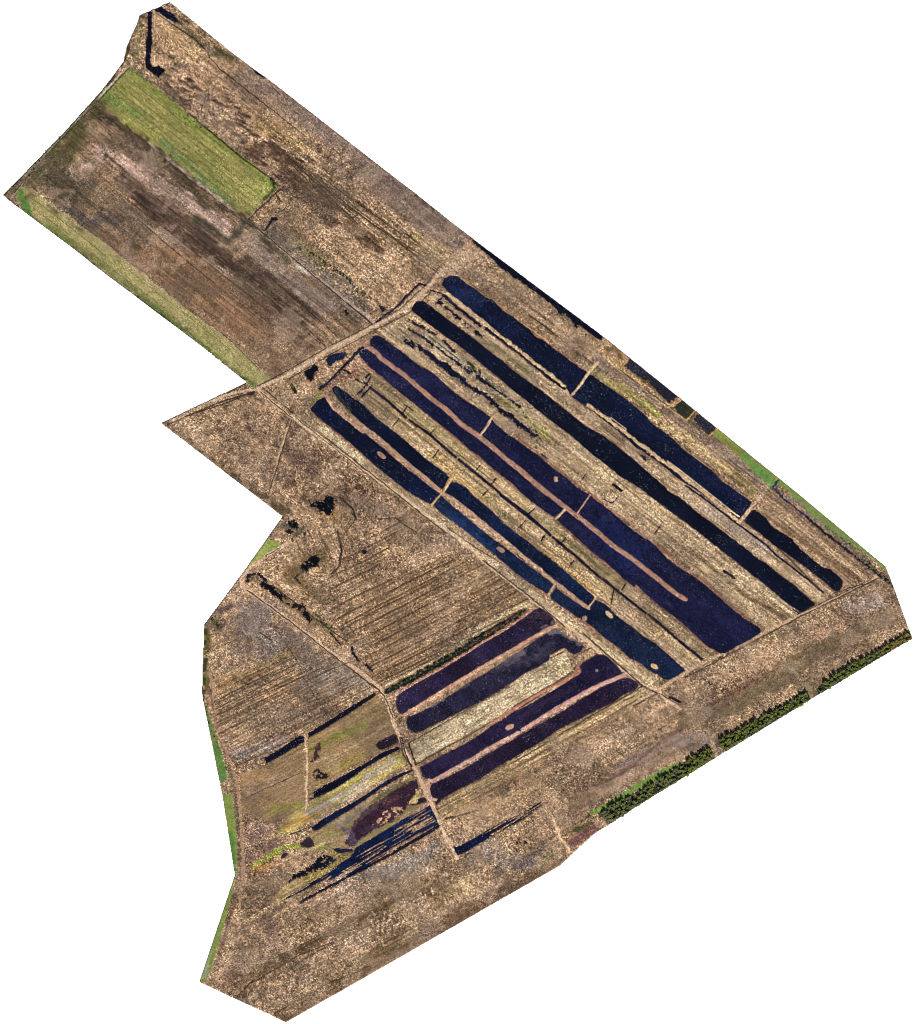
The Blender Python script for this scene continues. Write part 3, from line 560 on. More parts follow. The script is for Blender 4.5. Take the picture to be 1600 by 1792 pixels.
ditch("P 1325,745 1375,790", 2, 'thin ditch in the moor below the dyke', warp=0.5)
ditch("M 800,880 900,835|M 670,1120 820,1060", 1.6, 'faint green drain in the mossy strip', (20,34,20), (26,40,26), 0.5)
ditch("L 140,925 300,850 500,735 700,625 900,520", 5.5, 'dark ditch under the hedge', (10,14,14), (14,20,20), 0.8)
ditch("L 1100,360 1115,345|L 750,575 900,500 1060,400|L 760,545 900,465 1060,375", 3.2, 'dark ditch behind the upper hedge', (10,12,14), (14,18,20), 0.8)
ditch("N 320,645 280,560 250,440|N 345,615 300,480", 2, 'narrow ditch beside the winding track', warp=0.3)
ditch("P 350,545 200,640 60,710|N 1250,100 900,300 600,470 350,400", 2.0, 'dark ditch along the top of the cream strip', warp=0.8, gap=0.6) if False else None
ditch("P 340,560 210,630 50,700", 1.8, 'dark line of water above the cream strip', (20,16,26), (24,20,30), 0.6)
# pale silt and shallows inside ponds
def shallow(s, w, c, k=0.8):
    box, d = dist(pts(s), w * 2 + 3, 0)
    n = noise(9, seed=91, box=box) * 0.7 + noise(3.5, seed=92, box=box) * 0.35
    f = np.clip((1.05 - d / w + n * 0.75) / 0.3, 0, 1) * k
    wrgb[box] = mix(wrgb[box], np.broadcast_to(alb(c), wrgb[box].shape), f)
shallow("L 930,725 1010,700 1095,640", 7.5, (112,100,114)); shallow("L 400,1030 540,970", 4.5, (108,98,108)); shallow("L 1310,440 1420,500", 5, (104,94,100)); shallow("L 560,940 620,910 720,870", 3, (84,76,96))
shallow("L 1300,500 1380,500 1500,570", 8, (116,108,126)); shallow("L 1240,465 1260,460", 4, (108,90,104)); shallow("L 1180,660 1200,665", 2.5, (96,88,108)); shallow("L 780,880 900,860", 14, (44,38,64), 0.7)
shallow("L 780,660 830,690", 6, (50,42,72), 0.6); shallow("L 1000,420 1180,370 1290,400", 7, (64,46,58), 0.5); shallow("L 900,760 1150,690 1300,600", 9, (60,56,74), 0.6); shallow("P 430,800 200,920 60,1020", 6, (50,38,66), 0.5); shallow("H 900,1220 1200,1440", 10, (30,50,92), 0.6); shallow("P 210,385 220,375", 2.5, (104,94,112)); shallow("M 1090,1090 1110,1180", 8, (84,72,90)); shallow("H 980,1240 1100,1330", 14, (26,42,88), 0.5)
shallow("H 110,330 150,420 210,470", 3.5, (40,48,44), 0.7); shallow("E 400,860 520,900", 18, (28,36,74), 0.55); shallow("I 800,900 1000,1100", 26, (26,36,86), 0.45); shallow("P 900,680 1040,770", 3.5, (78,92,58), 0.85)
shallow("M 1100,1060 1200,960 1320,870", 6, (92,74,78), 0.7); shallow("M 1500,760 1400,800 1250,900", 4, (84,70,58), 0.7); shallow("M 1330,900 1420,860", 5, (84,48,50), 0.7); shallow("M 1180,1100 1280,1060", 7, (66,48,68), 0.7)

# --- dams, bunds and islets: raised from the water, objects of their own
THINGS = []
def raise_(box, m, c, h, kind, label, cat, group, sp=0.75, re=0.35):
    m = m & site[box]
    rgb[box] = np.where(m[..., None], alb(c) * (1 + 0.25 * small[box][..., None]), rgb[box])
    hgt[box][m] = h; spk[box][m] = sp; rel[box][m] = re; wid[box][m] = 0
    register(box, m, (kind, label, cat, group))
def bund(s, w, c, label, cat='dam', kind='peat_dam', group='peat dams between the ponds', warp=0.45, taper=None):
    p = pts(s); box, d = dist(p, w + 5, warp)
    ww = w
    if taper is not None:
        L = math.hypot(p[-1][0] - p[0][0], p[-1][1] - p[0][1])
        t = ((XX[box] - p[0][0]) * (p[-1][0] - p[0][0]) + (YY[box] - p[0][1]) * (p[-1][1] - p[0][1])) / L / L
        ww = w + (taper - w) * np.clip(t, 0, 1)
    raise_(box, d < ww / 2 + 0.25, c, 0.75, kind, label, cat, group)
PB, SB = (158,120,102), (196,168,130)
bund("D 940,1200 1040,1270 H 430,110 560,200 680,300 780,390 880,460 980,560 1110,650 1200,720 1300,810 1420,900 1500,980 1600,1060 I 100,410 200,490 280,560 380,640 470,710 530,760 640,840 740,920 840,1010 960,1090 1100,1200 1200,1280 1300,1360 1355,1393", 7.6, PB,
     'very long pinkish peat bund down the middle of the broad double pond', 'bund', 'peat_bund', 'long bunds parallel to the ponds')
bund("G 1245,370 1290,450 1400,540 1500,620 H 260,550 400,660 520,760 620,850 740,945 850,1045 960,1110 1100,1225 1280,1370 1400,1475 1550,1590 I 200,1075 300,1155 440,1270 560,1360 680,1455", 5.4, (172,138,114),
     'long thin straight bund between the two south-western pond rows', 'bund', 'peat_bund', 'long bunds parallel to the ponds')
bund("L 270,1082 300,1060 400,1000 560,900 700,815 850,725 1000,640 1150,550 1270,480 1330,460", 5.6, (196,150,126), 'salmon peat bund between the two upper purplish ponds', 'bund', 'peat_bund', 'long bunds parallel to the ponds')
bund("N 465,745 600,670 760,580 900,495 1070,405", 6.2, (188,148,138), 'pink bund in the lower pond row, left of the small gap', 'bund', 'peat_bund', 'long bunds parallel to the ponds')
bund("N 1095,385 1250,290 1450,170 1600,90 P 100,1080 300,950 480,860 600,790 770,720", 6.2, (192,150,138), 'pink bund in the lower pond row, right of the small gap', 'bund', 'peat_bund', 'long bunds parallel to the ponds')
bund("L 880,1130 1000,1060 1200,940 1350,860 1490,790 1480,750", 4.6, (166,112,90), 'bare reddish peat bank along the lower side of the cream strip', 'bank', 'peat_bank', None)
bund("L 170,950 300,880 500,770 700,650 820,570 980,480 1160,350", 3.6, (166,122,104), 'thin pinkish peat bank between the hedge and the purplish pond', 'bank', 'peat_bank', None)
SG = 'narrow spits of land in the north-eastern ponds'
bund("E 335,850 560,1030 700,1150 800,1220 940,1340 1060,1420 1150,1500", 4.4, SB, 'narrow grassy spit in the first pond above its cross dam', 'spit', 'land_spit', SG, 0.9)
bund("F 115,830 240,925 370,1020 480,1110 600,1195 760,1315 J 60,195 200,300 375,455", 5.2, SB, 'narrow grassy spit in the first pond below its cross dam', 'spit', 'land_spit', SG, 1.1)
bund("F 670,1225 760,1290 900,1400 1140,1590 J 280,350 375,415", 1.8, (206,180,150), 'hair-thin pale spit line in front of the broader spit', 'spit', 'land_spit', SG, 0.15)
bund("F 275,920 385,1003", 1.2, (190,170,140), 'very short thin spit line in the first pond', 'spit', 'land_spit', SG, 0.1)
DG = 'short cross dams closing the ponds'
bund("E 1385,1335 1310,1420 1240,1520 1205,1560", 5, (206,178,140), 'cross dam over the first north-eastern pond, upper of two', taper=4, group=DG)
bund("J 535,262 470,330 420,400 380,445", 5.4, (196,164,134), 'cross dam over the first north-eastern pond, lower of two', group=DG)
bund("H 1200,525 1160,590 1120,645", 3.4, (206,176,140), 'pale cross dam in the upper lane of the double pond', group=DG)
bund("I 690,660 650,720 600,790", 2.2, (176,138,122), 'thin pink cross dam in the upper lane of the double pond', group=DG)
bund("I 515,765 480,800 450,828", 4, (196,168,130), 'cream cross dam in the lower lane of the double pond', group=DG)
bund("H 920,955 890,1000 862,1040", 3, (184,156,110), 'cross dam between the round-headed pond and the dark blue pond below it', group=DG)
bund("H 850,1050 815,1090 782,1132", 3, (192,160,120), 'cross dam below the pond with one oval islet', group=DG)
bund("I 443,1288 420,1320 395,1358", 3, (190,160,132), 'cross dam at the lower end of the brighter blue pond', group=DG)
bund("I 728,1385 700,1420 675,1452", 2.8, (192,166,126), 'cross dam at the end of the thin straight bund', group=DG)
bund("P 345,545 310,560 255,590", 4.5, (176,146,104), 'weedy earth tongue at the top of the cream strip', 'bank', 'peat_bank', None)
bund("N 440,745 435,800 450,870 490,875", 6, (176,140,122), 'earth foot where the winding track meets the lower pond row', 'bank', 'peat_bank', None, 1.0)
def islet(reg_, x, y, a, b_, ang, c, label):
    cx, cy_ = pts("%s %g,%g" % (reg_, x, y))[0]
    box, d = dist([(cx, cy_), (cx + .01, cy_)], 14, 0)
    t = math.radians(ang); dx, dy = XX[box] - cx, YY[box] - cy_
    u = (dx * math.cos(t) + dy * math.sin(t)) / a; v = (-dx * math.sin(t) + dy * math.cos(t)) / b_
    raise_(box, u * u + v * v < 1 + 0.3 * noise(3, seed=95, box=box), c, 0.45, 'islet', label, 'islet', 'islets in the ponds', 0.3, 0.2)
islet('H', 430, 785, 9, 4, 38, (158,122,104), 'oval brown islet in the dark blue pond at the western corner')
islet('H', 1265, 1445, 7.5, 4.2, 25, (150,120,108), 'oval islet in the brighter blue pond beside the dyke track')
islet('I', 450, 550, 3.6, 5.2, -20, (190,150,112), 'small tan islet in the broad double pond')
islet('P', 492, 325, 4.6, 4.4, 0, (150,130,112), 'round islet off the end of the thin straight bund')
islet('P', 665, 300, 8.5, 4, 42, (206,182,140), 'pale oval islet at the upper end of the south corner pond')
islet('P', 978, 662, 7, 4.2, 25, (204,166,124), 'tan oval islet at the lower end of the south corner pond')
islet('N', 1005, 367, 8, 4.6, -25, (196,150,128), 'salmon oval islet in the lower purplish pond')
islet('P', 575, 690, 2.8, 2.4, 0, (130,116,120), 'tiny grey islet in the lower purplish pond')
islet('N', 310, 255, 5, 4.4, 0, (184,142,122), 'round knob at the left end of the salmon bund')
# tussocks of the plum pool and the flooded cells
box, m = fill(pts("M 1240,1060 1300,1000 1360,930 1430,910 1470,950 1400,1010 1300,1050"), 2)
mm = m & (noise(5, seed=96, box=box) + 0.5 * noise(2.2, seed=94, box=box) > 0.0); raise_(box, mm, (184,144,112), 0.3, 'tussock_patch', 'patch of pale tussocks in the reddish plum pool', 'tussocks', None)
for i, (x, y, r) in enumerate(((1265, 967, 3.6), (1340, 925, 3), (1360, 945, 2.4), (1395, 890, 3), (1425, 882, 2.6), (1240, 1055, 3), (1310, 1020, 3))):
    islet('M', x, y, r, r * .8, 10, (206,166,140), 'small pale tussock islet in the reddish plum pool') if False else None
box, m = fill(pts("N 300,900 360,800 380,850 350,900 310,905"), 1.5); raise_(box, m, (170,148,100), 0.3, 'peat_bank', 'yellow reedy tongue in the plum pool by the track', 'bank', None)

# thin cell walls on the north-eastern edge
for s, l in (("F 300,560 360,470", 'thin yellow bank left of the slate pond'), ("F 350,570 410,495", 'second thin bank left of the slate pond'), ("F 680,850 765,775", 'thin bank right of the slate pond'),
          ("F 805,940 865,870", 'thin bank between the two small flooded cells'), ("F 960,1050 1025,985", 'thin bank at the start of the green verge')):
    bund(s, 2.4, (176,140,84), l, 'bank', 'cell_bank', 'low banks between the flooded cells', 0.3)
stroke("F 220,480 300,555 450,650 540,760 680,855 820,950 960,1050", 1.8, (196,164,96), 0.8, 0.4, 0.6)
soft("F 240,460 300,430 340,490", 6, (110,88,58), 0.9); soft("F 420,590 560,700 660,800", 4, (86,74,34), 0.9); soft("F 820,950 900,1000", 4, (78,80,44), 0.85)

NWA = "A 1000,150 1190,8 B 700,565 1600,1265 D 1600,380 1640,500 1240,960 700,1250 200,1520 C 60,205 15,165 A 880,330"
streaks(NWA, D1, 60, 2.6, 0.34, 0.10, 101)
streaks("A 250,1250 700,1050 B 0,1150 D 130,360 1000,1060 600,1250 C 1600,1100 400,200", D1, 110, 3.4, 0.34, 0.12, 111, -0.12)
streaks("B 700,900 1200,1050 D 1000,100 1600,620 1450,760 700,300", D1, 90, 3.0, 0.35, 0.12, 121)
streaks("A 1150,500 1300,500 B 700,1000 500,1000 0,650", 24, 13, 5.0, 0.55, 0.15, 131)
STRIPS = "E 400,640 700,700 1400,1280 J 560,200 1340,835 800,1110 P 1450,600 1210,690 I 0,780 H 200,360 D 1020,1080 E 100,900"
streaks(STRIPS, D1, 70, 2.6, 0.42, 0.14, 141)
streaks(STRIPS, D1, 200, 6.5, 0.25, 0.0, 151)
streaks("G 1010,530 1130,470 H 780,1140 1360,1600 P 1030,800 1000,840 430,420 0,120 H 850,1310", D1, 90, 2.2, 0.4, 0.1, 161)
streaks("N 400,1010 P 800,820 980,850 Q 1340,850 1560,400 R 1600,440 980,1000 0,1440 O 640,1558 30,1275 400,700 1000,560", -29.5, 60, 3.0, 0.26, 0.1, 171)
streaks("N 300,480 700,250 1400,640 1450,760 N 500,930 400,700", D2, 60, 2.4, 0.3, 0.1, 181)
streaks("N 490,920 900,660 1500,340 P 860,800 1000,850 830,960 0,1440 N 560,1010", D2, 110, 2.6, 0.5, 0.14, 191)
streaks("K 90,900 1200,1290 M 770,420 480,600 300,700 100,200", -27, 70, 2.8, 0.3, 0.1, 201)
streaks("L 0,200 500,0 800,0 1170,290 140,900 0,720", -27, 90, 2.8, 0.32, 0.1, 211)
streaks("M 760,470 1270,130 1440,530 1540,700 1130,1210 640,1580 380,1430 320,700", D2, 50, 2.6, 0.32, 0.08, 221)
# dark clumps of heather in the western moor
box, m = fill(pts("G 100,580 760,350 1000,530 1250,720 1600,1000 H 400,1200 0,1300 G 1000,1200 500,880"), 3)
n = noise(11, 8, 50, 231, box) + 0.7 * noise(6, 5, 20, 232, box)
f = np.where(m & (lid[box] == 0), np.clip((n - 0.35) / 0.5, 0, 1), 0) * 0.6
rgb[box] = mix(rgb[box], np.broadcast_to(alb((76, 58, 50)), rgb[box].shape), f)
# last, stronger tones where the survey shows them
soft("A 660,760 500,980 380,1130 250,1230", 26, (76,70,44), 0.8, 0.7)
soft("A 720,800 900,930 1100,1060 1330,1290 C 1450,230 D 100,310 300,520", 9, (68,58,44), 0.85, 0.7, ang=D1)
soft("A 260,1290 450,1270 560,1330 C 420,200", 22, (80,70,54), 0.75, 0.8)
soft("C 980,200 1250,420 1500,600 D 200,760 500,1060", 12, (70,54,46), 0.85, 0.6, ang=D1)
soft("C 500,330 640,380 820,330", 14, (84,72,62), 0.7, 0.8)
soft("B 560,1040 760,1080 D 480,120 700,260", 13, (78,58,44), 0.75, 0.8, ang=D1)
soft("D 700,340 900,400 1060,550", 9, (80,60,44), 0.85, 0.8, ang=D1)
soft("O 620,1540 1000,1330 1600,980 R 400,1210 900,920 1350,680", 13, (100,78,58), 0.85, 0.5, ang=-29, sp=0.7)
soft("O 350,1230 700,1060 1200,800 1600,620 R 300,900 450,850", 8, (84,66,46), 0.7, 0.8, ang=-29)
soft("R 900,700 1150,610 1250,500", 12, (92,80,74), 0.7, 0.7, ang=-29)
soft("Q 60,1000 300,860 560,720 900,540", 5, (96,68,54), 0.7, 0.7)
soft("Q 700,650 1000,500 1350,320", 12, (104,88,62), 0.8, 0.6, ang=-29, sp=0.6)
soft("K 560,1060 300,1010 420,800 640,960", 18, (112,98,92), 0.55, 0.8)
for k in range(120):                      # combed rows of reed debris on the bottom slope
    u = rs.rand(); x = 450 + u * 520 + rs.uniform(-8, 8); y = 1740 - u * 300 + rs.uniform(-34, 20)
    if site[int(y), int(x)]: soft([(x, y), (x + rs.uniform(2, 5), y + rs.uniform(5, 10))], 1.5, (84,66,50) if k % 3 else (198,168,138), 0.7, 0.4)
def on_field(s, w, c, k):
    soft(s, w, c, k, 0.6, ang=D1)
on_field("C 150,275 540,572 700,690 1000,905 1300,1110 1600,1370 D 180,1490", 5, (84,98,52), 0.8)
on_field("C 60,205 300,385 700,685 1000,905 D 0,1378 110,1455", 1.8, (44,46,34), 0.95)
on_field("C 210,120 540,370 760,540 1000,735 1300,950", 4, (160,142,104), 0.7)
on_field("C 400,400 700,620 1050,880 1350,1120", 2.0, (112,98,64), 0.6)
box, m = fill(pts(F1.replace('B 740', 'A 1600,1020 B 500,1090 740') + ' 0,1110 A 850,850'), 0.3)
n = noise(120, 2.4, D1, 291, box) + 0.5 * noise(25, 6, D1, 292, box); rgb[box] *= np.exp(0.22 * np.where(lid[box] > 0, np.where(m, n, 0), 0))[..., None]
lay_streaks()
# wet, bare margins: darker peat on the land side of every shore, mud in the shallows
def blur(a, n):
    a = a.astype(np.float32)
    for ax in (0, 1):
        for _ in range(2):
            c = np.cumsum(np.pad(a, [(n + 1, n)] if False else ([(n + 1, n), (0, 0)] if ax == 0 else [(0, 0), (n + 1, n)]), mode='edge'), axis=ax, dtype=np.float64)
            a = ((c[2 * n + 1:] - c[:-2 * n - 1]) if ax == 0 else (c[:, 2 * n + 1:] - c[:, :-2 * n - 1])).astype(np.float32) / (2 * n + 1)
    return a
wet = blur(wid > 0, 2); dry = blur((wid == 0) & site, 3)
f = np.clip(wet * 1.6 * (0.7 + 0.8 * noise(9, seed=261)) * (lid == 0), 0, 0.7)
rgb = mix(rgb, alb((118, 88, 70)), f)
pu = np.isin(wid, [k for k, (a_, b_) in ponds.items() if 'pur' in b_ or 'plum' in b_ or 'brown' in b_])
f = np.clip((dry * 1.5 - 0.25) * (0.8 + 0.9 * noise(13, seed=262)), 0, 1) * np.where(pu, 0.75, 0.28)
wrgb = mix(wrgb, alb((86, 66, 68)), f)
# broad patches of darker and greyer growth
f = np.clip((fbm(75, 4, D1, 1.5, 271) - 0.08) * 1.5, 0, 0.5) * (lid == 0)
rgb = mix(rgb, alb((92, 78, 66)), f)
f = np.clip((fbm(60, 4, -29, 1.5, 281) - 0.25) * 1.2, 0, 0.2) * (lid == 0)
rgb = mix(rgb, alb((206, 176, 150)), f)

# ------------------------------------------------------------------ heights and meshes
water = wid > 0
WATER_Z = -0.30
hz = hgt + rel * patchy * grain * 0.9 + 0.10 * mid
# reeds and weed break the shore line up a little: tussocks standing in the shallows
hz = np.where(water, -0.75, np.maximum(hz, -0.12))
hz += 0.9 * 0.0
warm = 1 + 0.06 * noise(4, seed=97)[..., None] * np.array([1.0, 0.1, -0.9], np.float32)
spk = spk * 1.28
mott = np.exp(spk * patchy * (grain * 0.62 + rs.randn(H, W).astype(np.float32) * 0.22) - 0.10 * spk)
rgb = np.clip(rgb * mott[..., None] * warm, 0.006, 0.8)
cell = site[:-1, :-1] & site[1:, :-1] & site[:-1, 1:] & site[1:, 1:]
inner = np.zeros((H, W), bool)
inner[1:-1, 1:-1] = cell[:-1, :-1] & cell[1:, :-1] & cell[:-1, 1:] & cell[1:, 1:]
hz = np.where(inner, hz, -1.05).astype(np.float32)
def erode(a):
    o = a.copy(); o[1:] &= a[:-1]; o[:-1] &= a[1:]; o[:, 1:] &= a[:, :-1]; o[:, :-1] &= a[:, 1:]; return o
deep = erode(erode(water) & inner)
bare = cell & ~(deep[:-1, :-1] & deep[1:, :-1] & deep[:-1, 1:] & deep[1:, 1:])

def material(name, rough=0.9, spec=0.2, bump=None):
    m = bpy.data.materials.new(name); m.use_nodes = True
    n = m.node_tree.nodes; l = m.node_tree.links; p = n['Principled BSDF']
    p.inputs['Roughness'].default_value = rough; p.inputs['Specular IOR Level'].default_value = spec
    a = n.new('ShaderNodeAttribute'); a.attribute_name = 'cover'
    l.new(a.outputs['Color'], p.inputs['Base Color'])
    if bump:
        tc = n.new('ShaderNodeTexCoord'); t = n.new('ShaderNodeTexNoise'); t.inputs['Scale'].default_value = bump[0]; t.inputs['Detail'].default_value = 4
        bp = n.new('ShaderNodeBump'); bp.inputs['Strength'].default_value = bump[1]; bp.inputs['Distance'].default_value = bump[2]
        l.new(tc.outputs['Object'], t.inputs['Vector']); l.new(t.outputs['Fac'], bp.inputs['Height']); l.new(bp.outputs['Normal'], p.inputs['Normal'])
    return m
MAT_G = material('dry_vegetation', 0.95, 0.1, (0.9, 0.7, 0.5))
MAT_W = material('peat_water', 0.12, 0.35, (0.35, 0.12, 0.3))
def grid_mesh(name, cells, z, colour, mat):
    ys, xs = np.nonzero(cells)
    if len(ys) == 0: return None
    y0, x0 = ys.min(), xs.min(); hh = ys.max() - y0 + 2; ww = xs.max() - x0 + 2
    used = np.zeros((hh, ww), bool); yy = ys - y0; xx = xs - x0
    for dy in (0, 1):
        for dx in (0, 1): used[yy + dy, xx + dx] = True
    idx = np.full((hh, ww), -1, np.int32); n = int(used.sum()); idx[used] = np.arange(n, dtype=np.int32)
    vy, vx = np.nonzero(used); vy = vy + y0; vx = vx + x0
    co = np.empty((n, 3), np.float32); co[:, 0] = vx - 799.5; co[:, 1] = 895.5 - vy
    co[:, 2] = z[vy, vx] if isinstance(z, np.ndarray) else z
    faces = np.stack([idx[yy, xx], idx[yy + 1, xx], idx[yy + 1, xx + 1], idx[yy, xx + 1]], 1).astype(np.int32)
    me = bpy.data.meshes.new(name)
    me.vertices.add(n); me.vertices.foreach_set('co', co.ravel())
    k = len(faces); me.loops.add(4 * k); me.loops.foreach_set('vertex_index', faces.ravel())
    me.polygons.add(k); me.polygons.foreach_set('loop_start', np.arange(0, 4 * k, 4, dtype=np.int32)); me.polygons.foreach_set('loop_total', np.full(k, 4, np.int32))
    me.update(calc_edges=True)
    ca = me.color_attributes.new('cover', 'FLOAT_COLOR', 'POINT')
    c4 = np.ones((n, 4), np.float32); c4[:, :3] = colour[vy, vx]; ca.data.foreach_set('color', c4.ravel())
    me.materials.append(mat)
    o = bpy.data.objects.new(name, me); COL.objects.link(o); return o
def tag(o, label=None, cat=None, group=None, kind=None):
    if label: o['label'] = label
    if cat: o['category'] = cat
    if group: o['group'] = group
    if kind: o['kind'] = kind
    return o

lc = lid[:-1, :-1]
o = grid_mesh('moorland', bare & (lc == 0), hz, rgb, MAT_G); tag(o, kind='structure')
for k, r in reg.items():
    o = grid_mesh(r[0], bare & (lc == k), hz, rgb, MAT_G)
    if o is None: continue
    if len(r) == 2: tag(o, r[1], None, None, 'structure')
    else: tag(o, r[1], r[2], r[3])
grow = water.copy(); grow[1:] |= water[:-1]; grow[:-1] |= water[1:]; grow[:, 1:] |= water[:, :-1]; grow[:, :-1] |= water[:, 1:]
wc = np.maximum(np.maximum(wid[:-1, :-1], wid[1:, :-1]), np.maximum(wid[:-1, 1:], wid[1:, 1:]))
wc = np.where(cell & inner[:-1, :-1] & inner[1:, 1:] & inner[1:, :-1] & inner[:-1, 1:], wc, 0)
wrgb *= np.array([0.80, 0.82, 0.74], np.float32)
wrgb *= np.exp(0.30 * noise(2.6, seed=241) + 0.42 * rs.randn(H, W) + 0.25 * noise(22, 9, D1, 242) + 0.2 * noise(70, 30, D1, 243))[..., None].astype(np.float32)  # fine grain paints ripple sparkle into the water colour

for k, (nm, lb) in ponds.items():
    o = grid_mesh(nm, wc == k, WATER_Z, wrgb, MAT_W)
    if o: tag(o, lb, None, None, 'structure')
# white surroundings
me = bpy.data.meshes.new('surrounding_ground'); S = 3000
me.from_pydata([(-S, -S, -1), (S, -S, -1), (S, S, -1), (-S, S, -1)], [], [(0, 1, 2, 3)])
wm = bpy.data.materials.new('white_ground'); wm.use_nodes = True
p = wm.node_tree.nodes['Principled BSDF']; p.inputs['Base Color'].default_value = (0.92, 0.92, 0.92, 1); p.inputs['Roughness'].default_value = 1; p.inputs['Specular IOR Level'].default_value = 0
me.materials.append(wm); o = bpy.data.objects.new('surrounding_ground', me); COL.objects.link(o); tag(o, kind='structure')

# ------------------------------------------------------------------ sun glints on the water, modelled as pale flecks
def simple_mat(name, c, c2=None, rough=0.8, scale=0.8):
    m = bpy.data.materials.new(name); m.use_nodes = True; n = m.node_tree.nodes; l = m.node_tree.links; p = n['Principled BSDF']
    p.inputs['Roughness'].default_value = rough; p.inputs['Specular IOR Level'].default_value = 0.15
    a = alb(c); p.inputs['Base Color'].default_value = (*[float(q) for q in a], 1)
    if c2 is not None:
        g = n.new('ShaderNodeNewGeometry'); t = n.new('ShaderNodeTexNoise'); t.inputs['Scale'].default_value = scale; t.inputs['Detail'].default_value = 2
        mx = n.new('ShaderNodeMix'); mx.data_type = 'RGBA'; b2 = alb(c2)
        r = n.new('ShaderNodeMapRange'); r.inputs[1].default_value = 0.35; r.inputs[2].default_value = 0.65
        mx.inputs[6].default_value = (*[float(q) for q in a], 1); mx.inputs[7].default_value = (*[float(q) for q in b2], 1)
        l.new(g.outputs['Position'], t.inputs['Vector']); l.new(t.outputs['Fac'], r.inputs[0]); l.new(r.outputs[0], mx.inputs[0]); l.new(mx.outputs[2], p.inputs['Base Color'])
    return m
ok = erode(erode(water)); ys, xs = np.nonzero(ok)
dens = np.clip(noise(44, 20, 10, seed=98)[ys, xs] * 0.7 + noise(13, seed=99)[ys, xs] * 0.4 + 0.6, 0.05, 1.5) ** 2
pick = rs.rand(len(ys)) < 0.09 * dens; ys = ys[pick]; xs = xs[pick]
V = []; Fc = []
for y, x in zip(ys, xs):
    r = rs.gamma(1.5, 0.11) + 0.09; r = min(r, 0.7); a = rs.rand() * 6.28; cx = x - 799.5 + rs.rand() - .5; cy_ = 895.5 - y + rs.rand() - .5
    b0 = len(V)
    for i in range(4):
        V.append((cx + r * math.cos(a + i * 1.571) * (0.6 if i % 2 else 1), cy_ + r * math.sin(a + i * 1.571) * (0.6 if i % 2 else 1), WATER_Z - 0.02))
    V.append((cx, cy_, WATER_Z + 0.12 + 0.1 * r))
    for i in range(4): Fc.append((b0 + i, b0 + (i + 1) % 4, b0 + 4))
me = bpy.data.meshes.new('glint_flecks'); me.from_pydata(V, [], Fc); me.materials.append(simple_mat('glint_fleck', (205,205,225)))
o = bpy.data.objects.new('glint_flecks', me); COL.objects.link(o); tag(o, 'pale flecks imitating sun glints scattered on the dark ponds', None, None, 'stuff')

# ------------------------------------------------------------------ trees and shrubs
BARK = simple_mat('bark', (96,78,62), (70,58,48))
def trunk_mesh(h, r):
    V = []; Fc = []; n = 7
    rings = ((0, 1.25), (0.15, 1.0), (0.5, 0.75), (1.0, 0.25))
    for t, k in rings:
        for i in range(n): V.append((r * k * math.cos(i * 6.283 / n) + 0.06 * h * t * t, r * k * math.sin(i * 6.283 / n), h * t))
    for j in range(len(rings) - 1):
        for i in range(n): Fc.append((j * n + i, j * n + (i + 1) % n, (j + 1) * n + (i + 1) % n, (j + 1) * n + i))
    for q in range(4):                    # limbs
        a = q * 1.6 + 0.4; z = h * (0.35 + 0.13 * q); L = h * 0.26
        b0 = len(V)
        for t, k in ((0, 0.35), (1, 0.1)):
            for i in range(4):
                V.append((math.cos(a) * L * t + r * k * math.cos(i * 1.57), math.sin(a) * L * t + r * k * math.sin(i * 1.57), z + L * 0.6 * t))
        for i in range(4): Fc.append((b0 + i, b0 + (i + 1) % 4, b0 + 4 + (i + 1) % 4, b0 + 4 + i))
    me = bpy.data.meshes.new('trunk'); me.from_pydata(V, [], Fc); me.materials.append(BARK); return me
def crown_mesh(h, r, base, n, leaf, mat, cone=0.6, seed=0):
    g = random.Random(seed); V = []; Fc = []
    lob = [(g.uniform(0, 6.28), g.uniform(0.75, 1.2)) for _ in range(5)]
    for i in range(n):
        t = g.random() ** 0.8; z = base + (h - base) * t
        prof = math.sqrt(max(0.02, 1 - (max(0, t - 0.4) / 0.62) ** 2)) * min(1, 0.75 + t)
        a = g.uniform(0, 6.283); k = 1 + 0.22 * math.sin(3 * a + lob[0][0]) + 0.15 * math.sin(5 * a + lob[1][0] + t * 6)
        d = r * prof * k * math.sqrt(g.uniform(0.12, 1))
        c = (d * math.cos(a), d * math.sin(a), z)
        s = leaf * g.uniform(0.6, 1.3); th = g.uniform(0, 6.28); tilt = g.uniform(-0.9, 0.9); tl2 = g.uniform(-0.9, 0.9)
        b0 = len(V)
        for q in range(4):
            u = math.cos(th + q * 1.571) * s; v = math.sin(th + q * 1.571) * s * (1 if q % 2 else 0.7)
            V.append((c[0] + u, c[1] + v, c[2] + u * tilt + v * tl2))
        Fc.append((b0, b0 + 1, b0 + 2, b0 + 3))
    me = bpy.data.meshes.new('crown'); me.from_pydata(V, [], Fc); me.materials.append(mat); return me
LG = simple_mat('needles_green', (38,58,28), (142,150,64), scale=0.7); LY = simple_mat('needles_olive', (84,84,40), (158,140,72), scale=0.5); LB = simple_mat('needles_blue_green', (46,64,42), (134,144,92), scale=0.7)  # lighter second tone paints sunlit highlights into the needles
SHG = simple_mat('shrub_green', (60,84,42), (92,112,52)); SHD = simple_mat('shrub_dark', (24,32,20), (46,54,32)); SHB = simple_mat('shrub_brown', (96,84,58), (136,118,84)); SHW = simple_mat('shrub_grey', (132,128,108), (96,96,72))
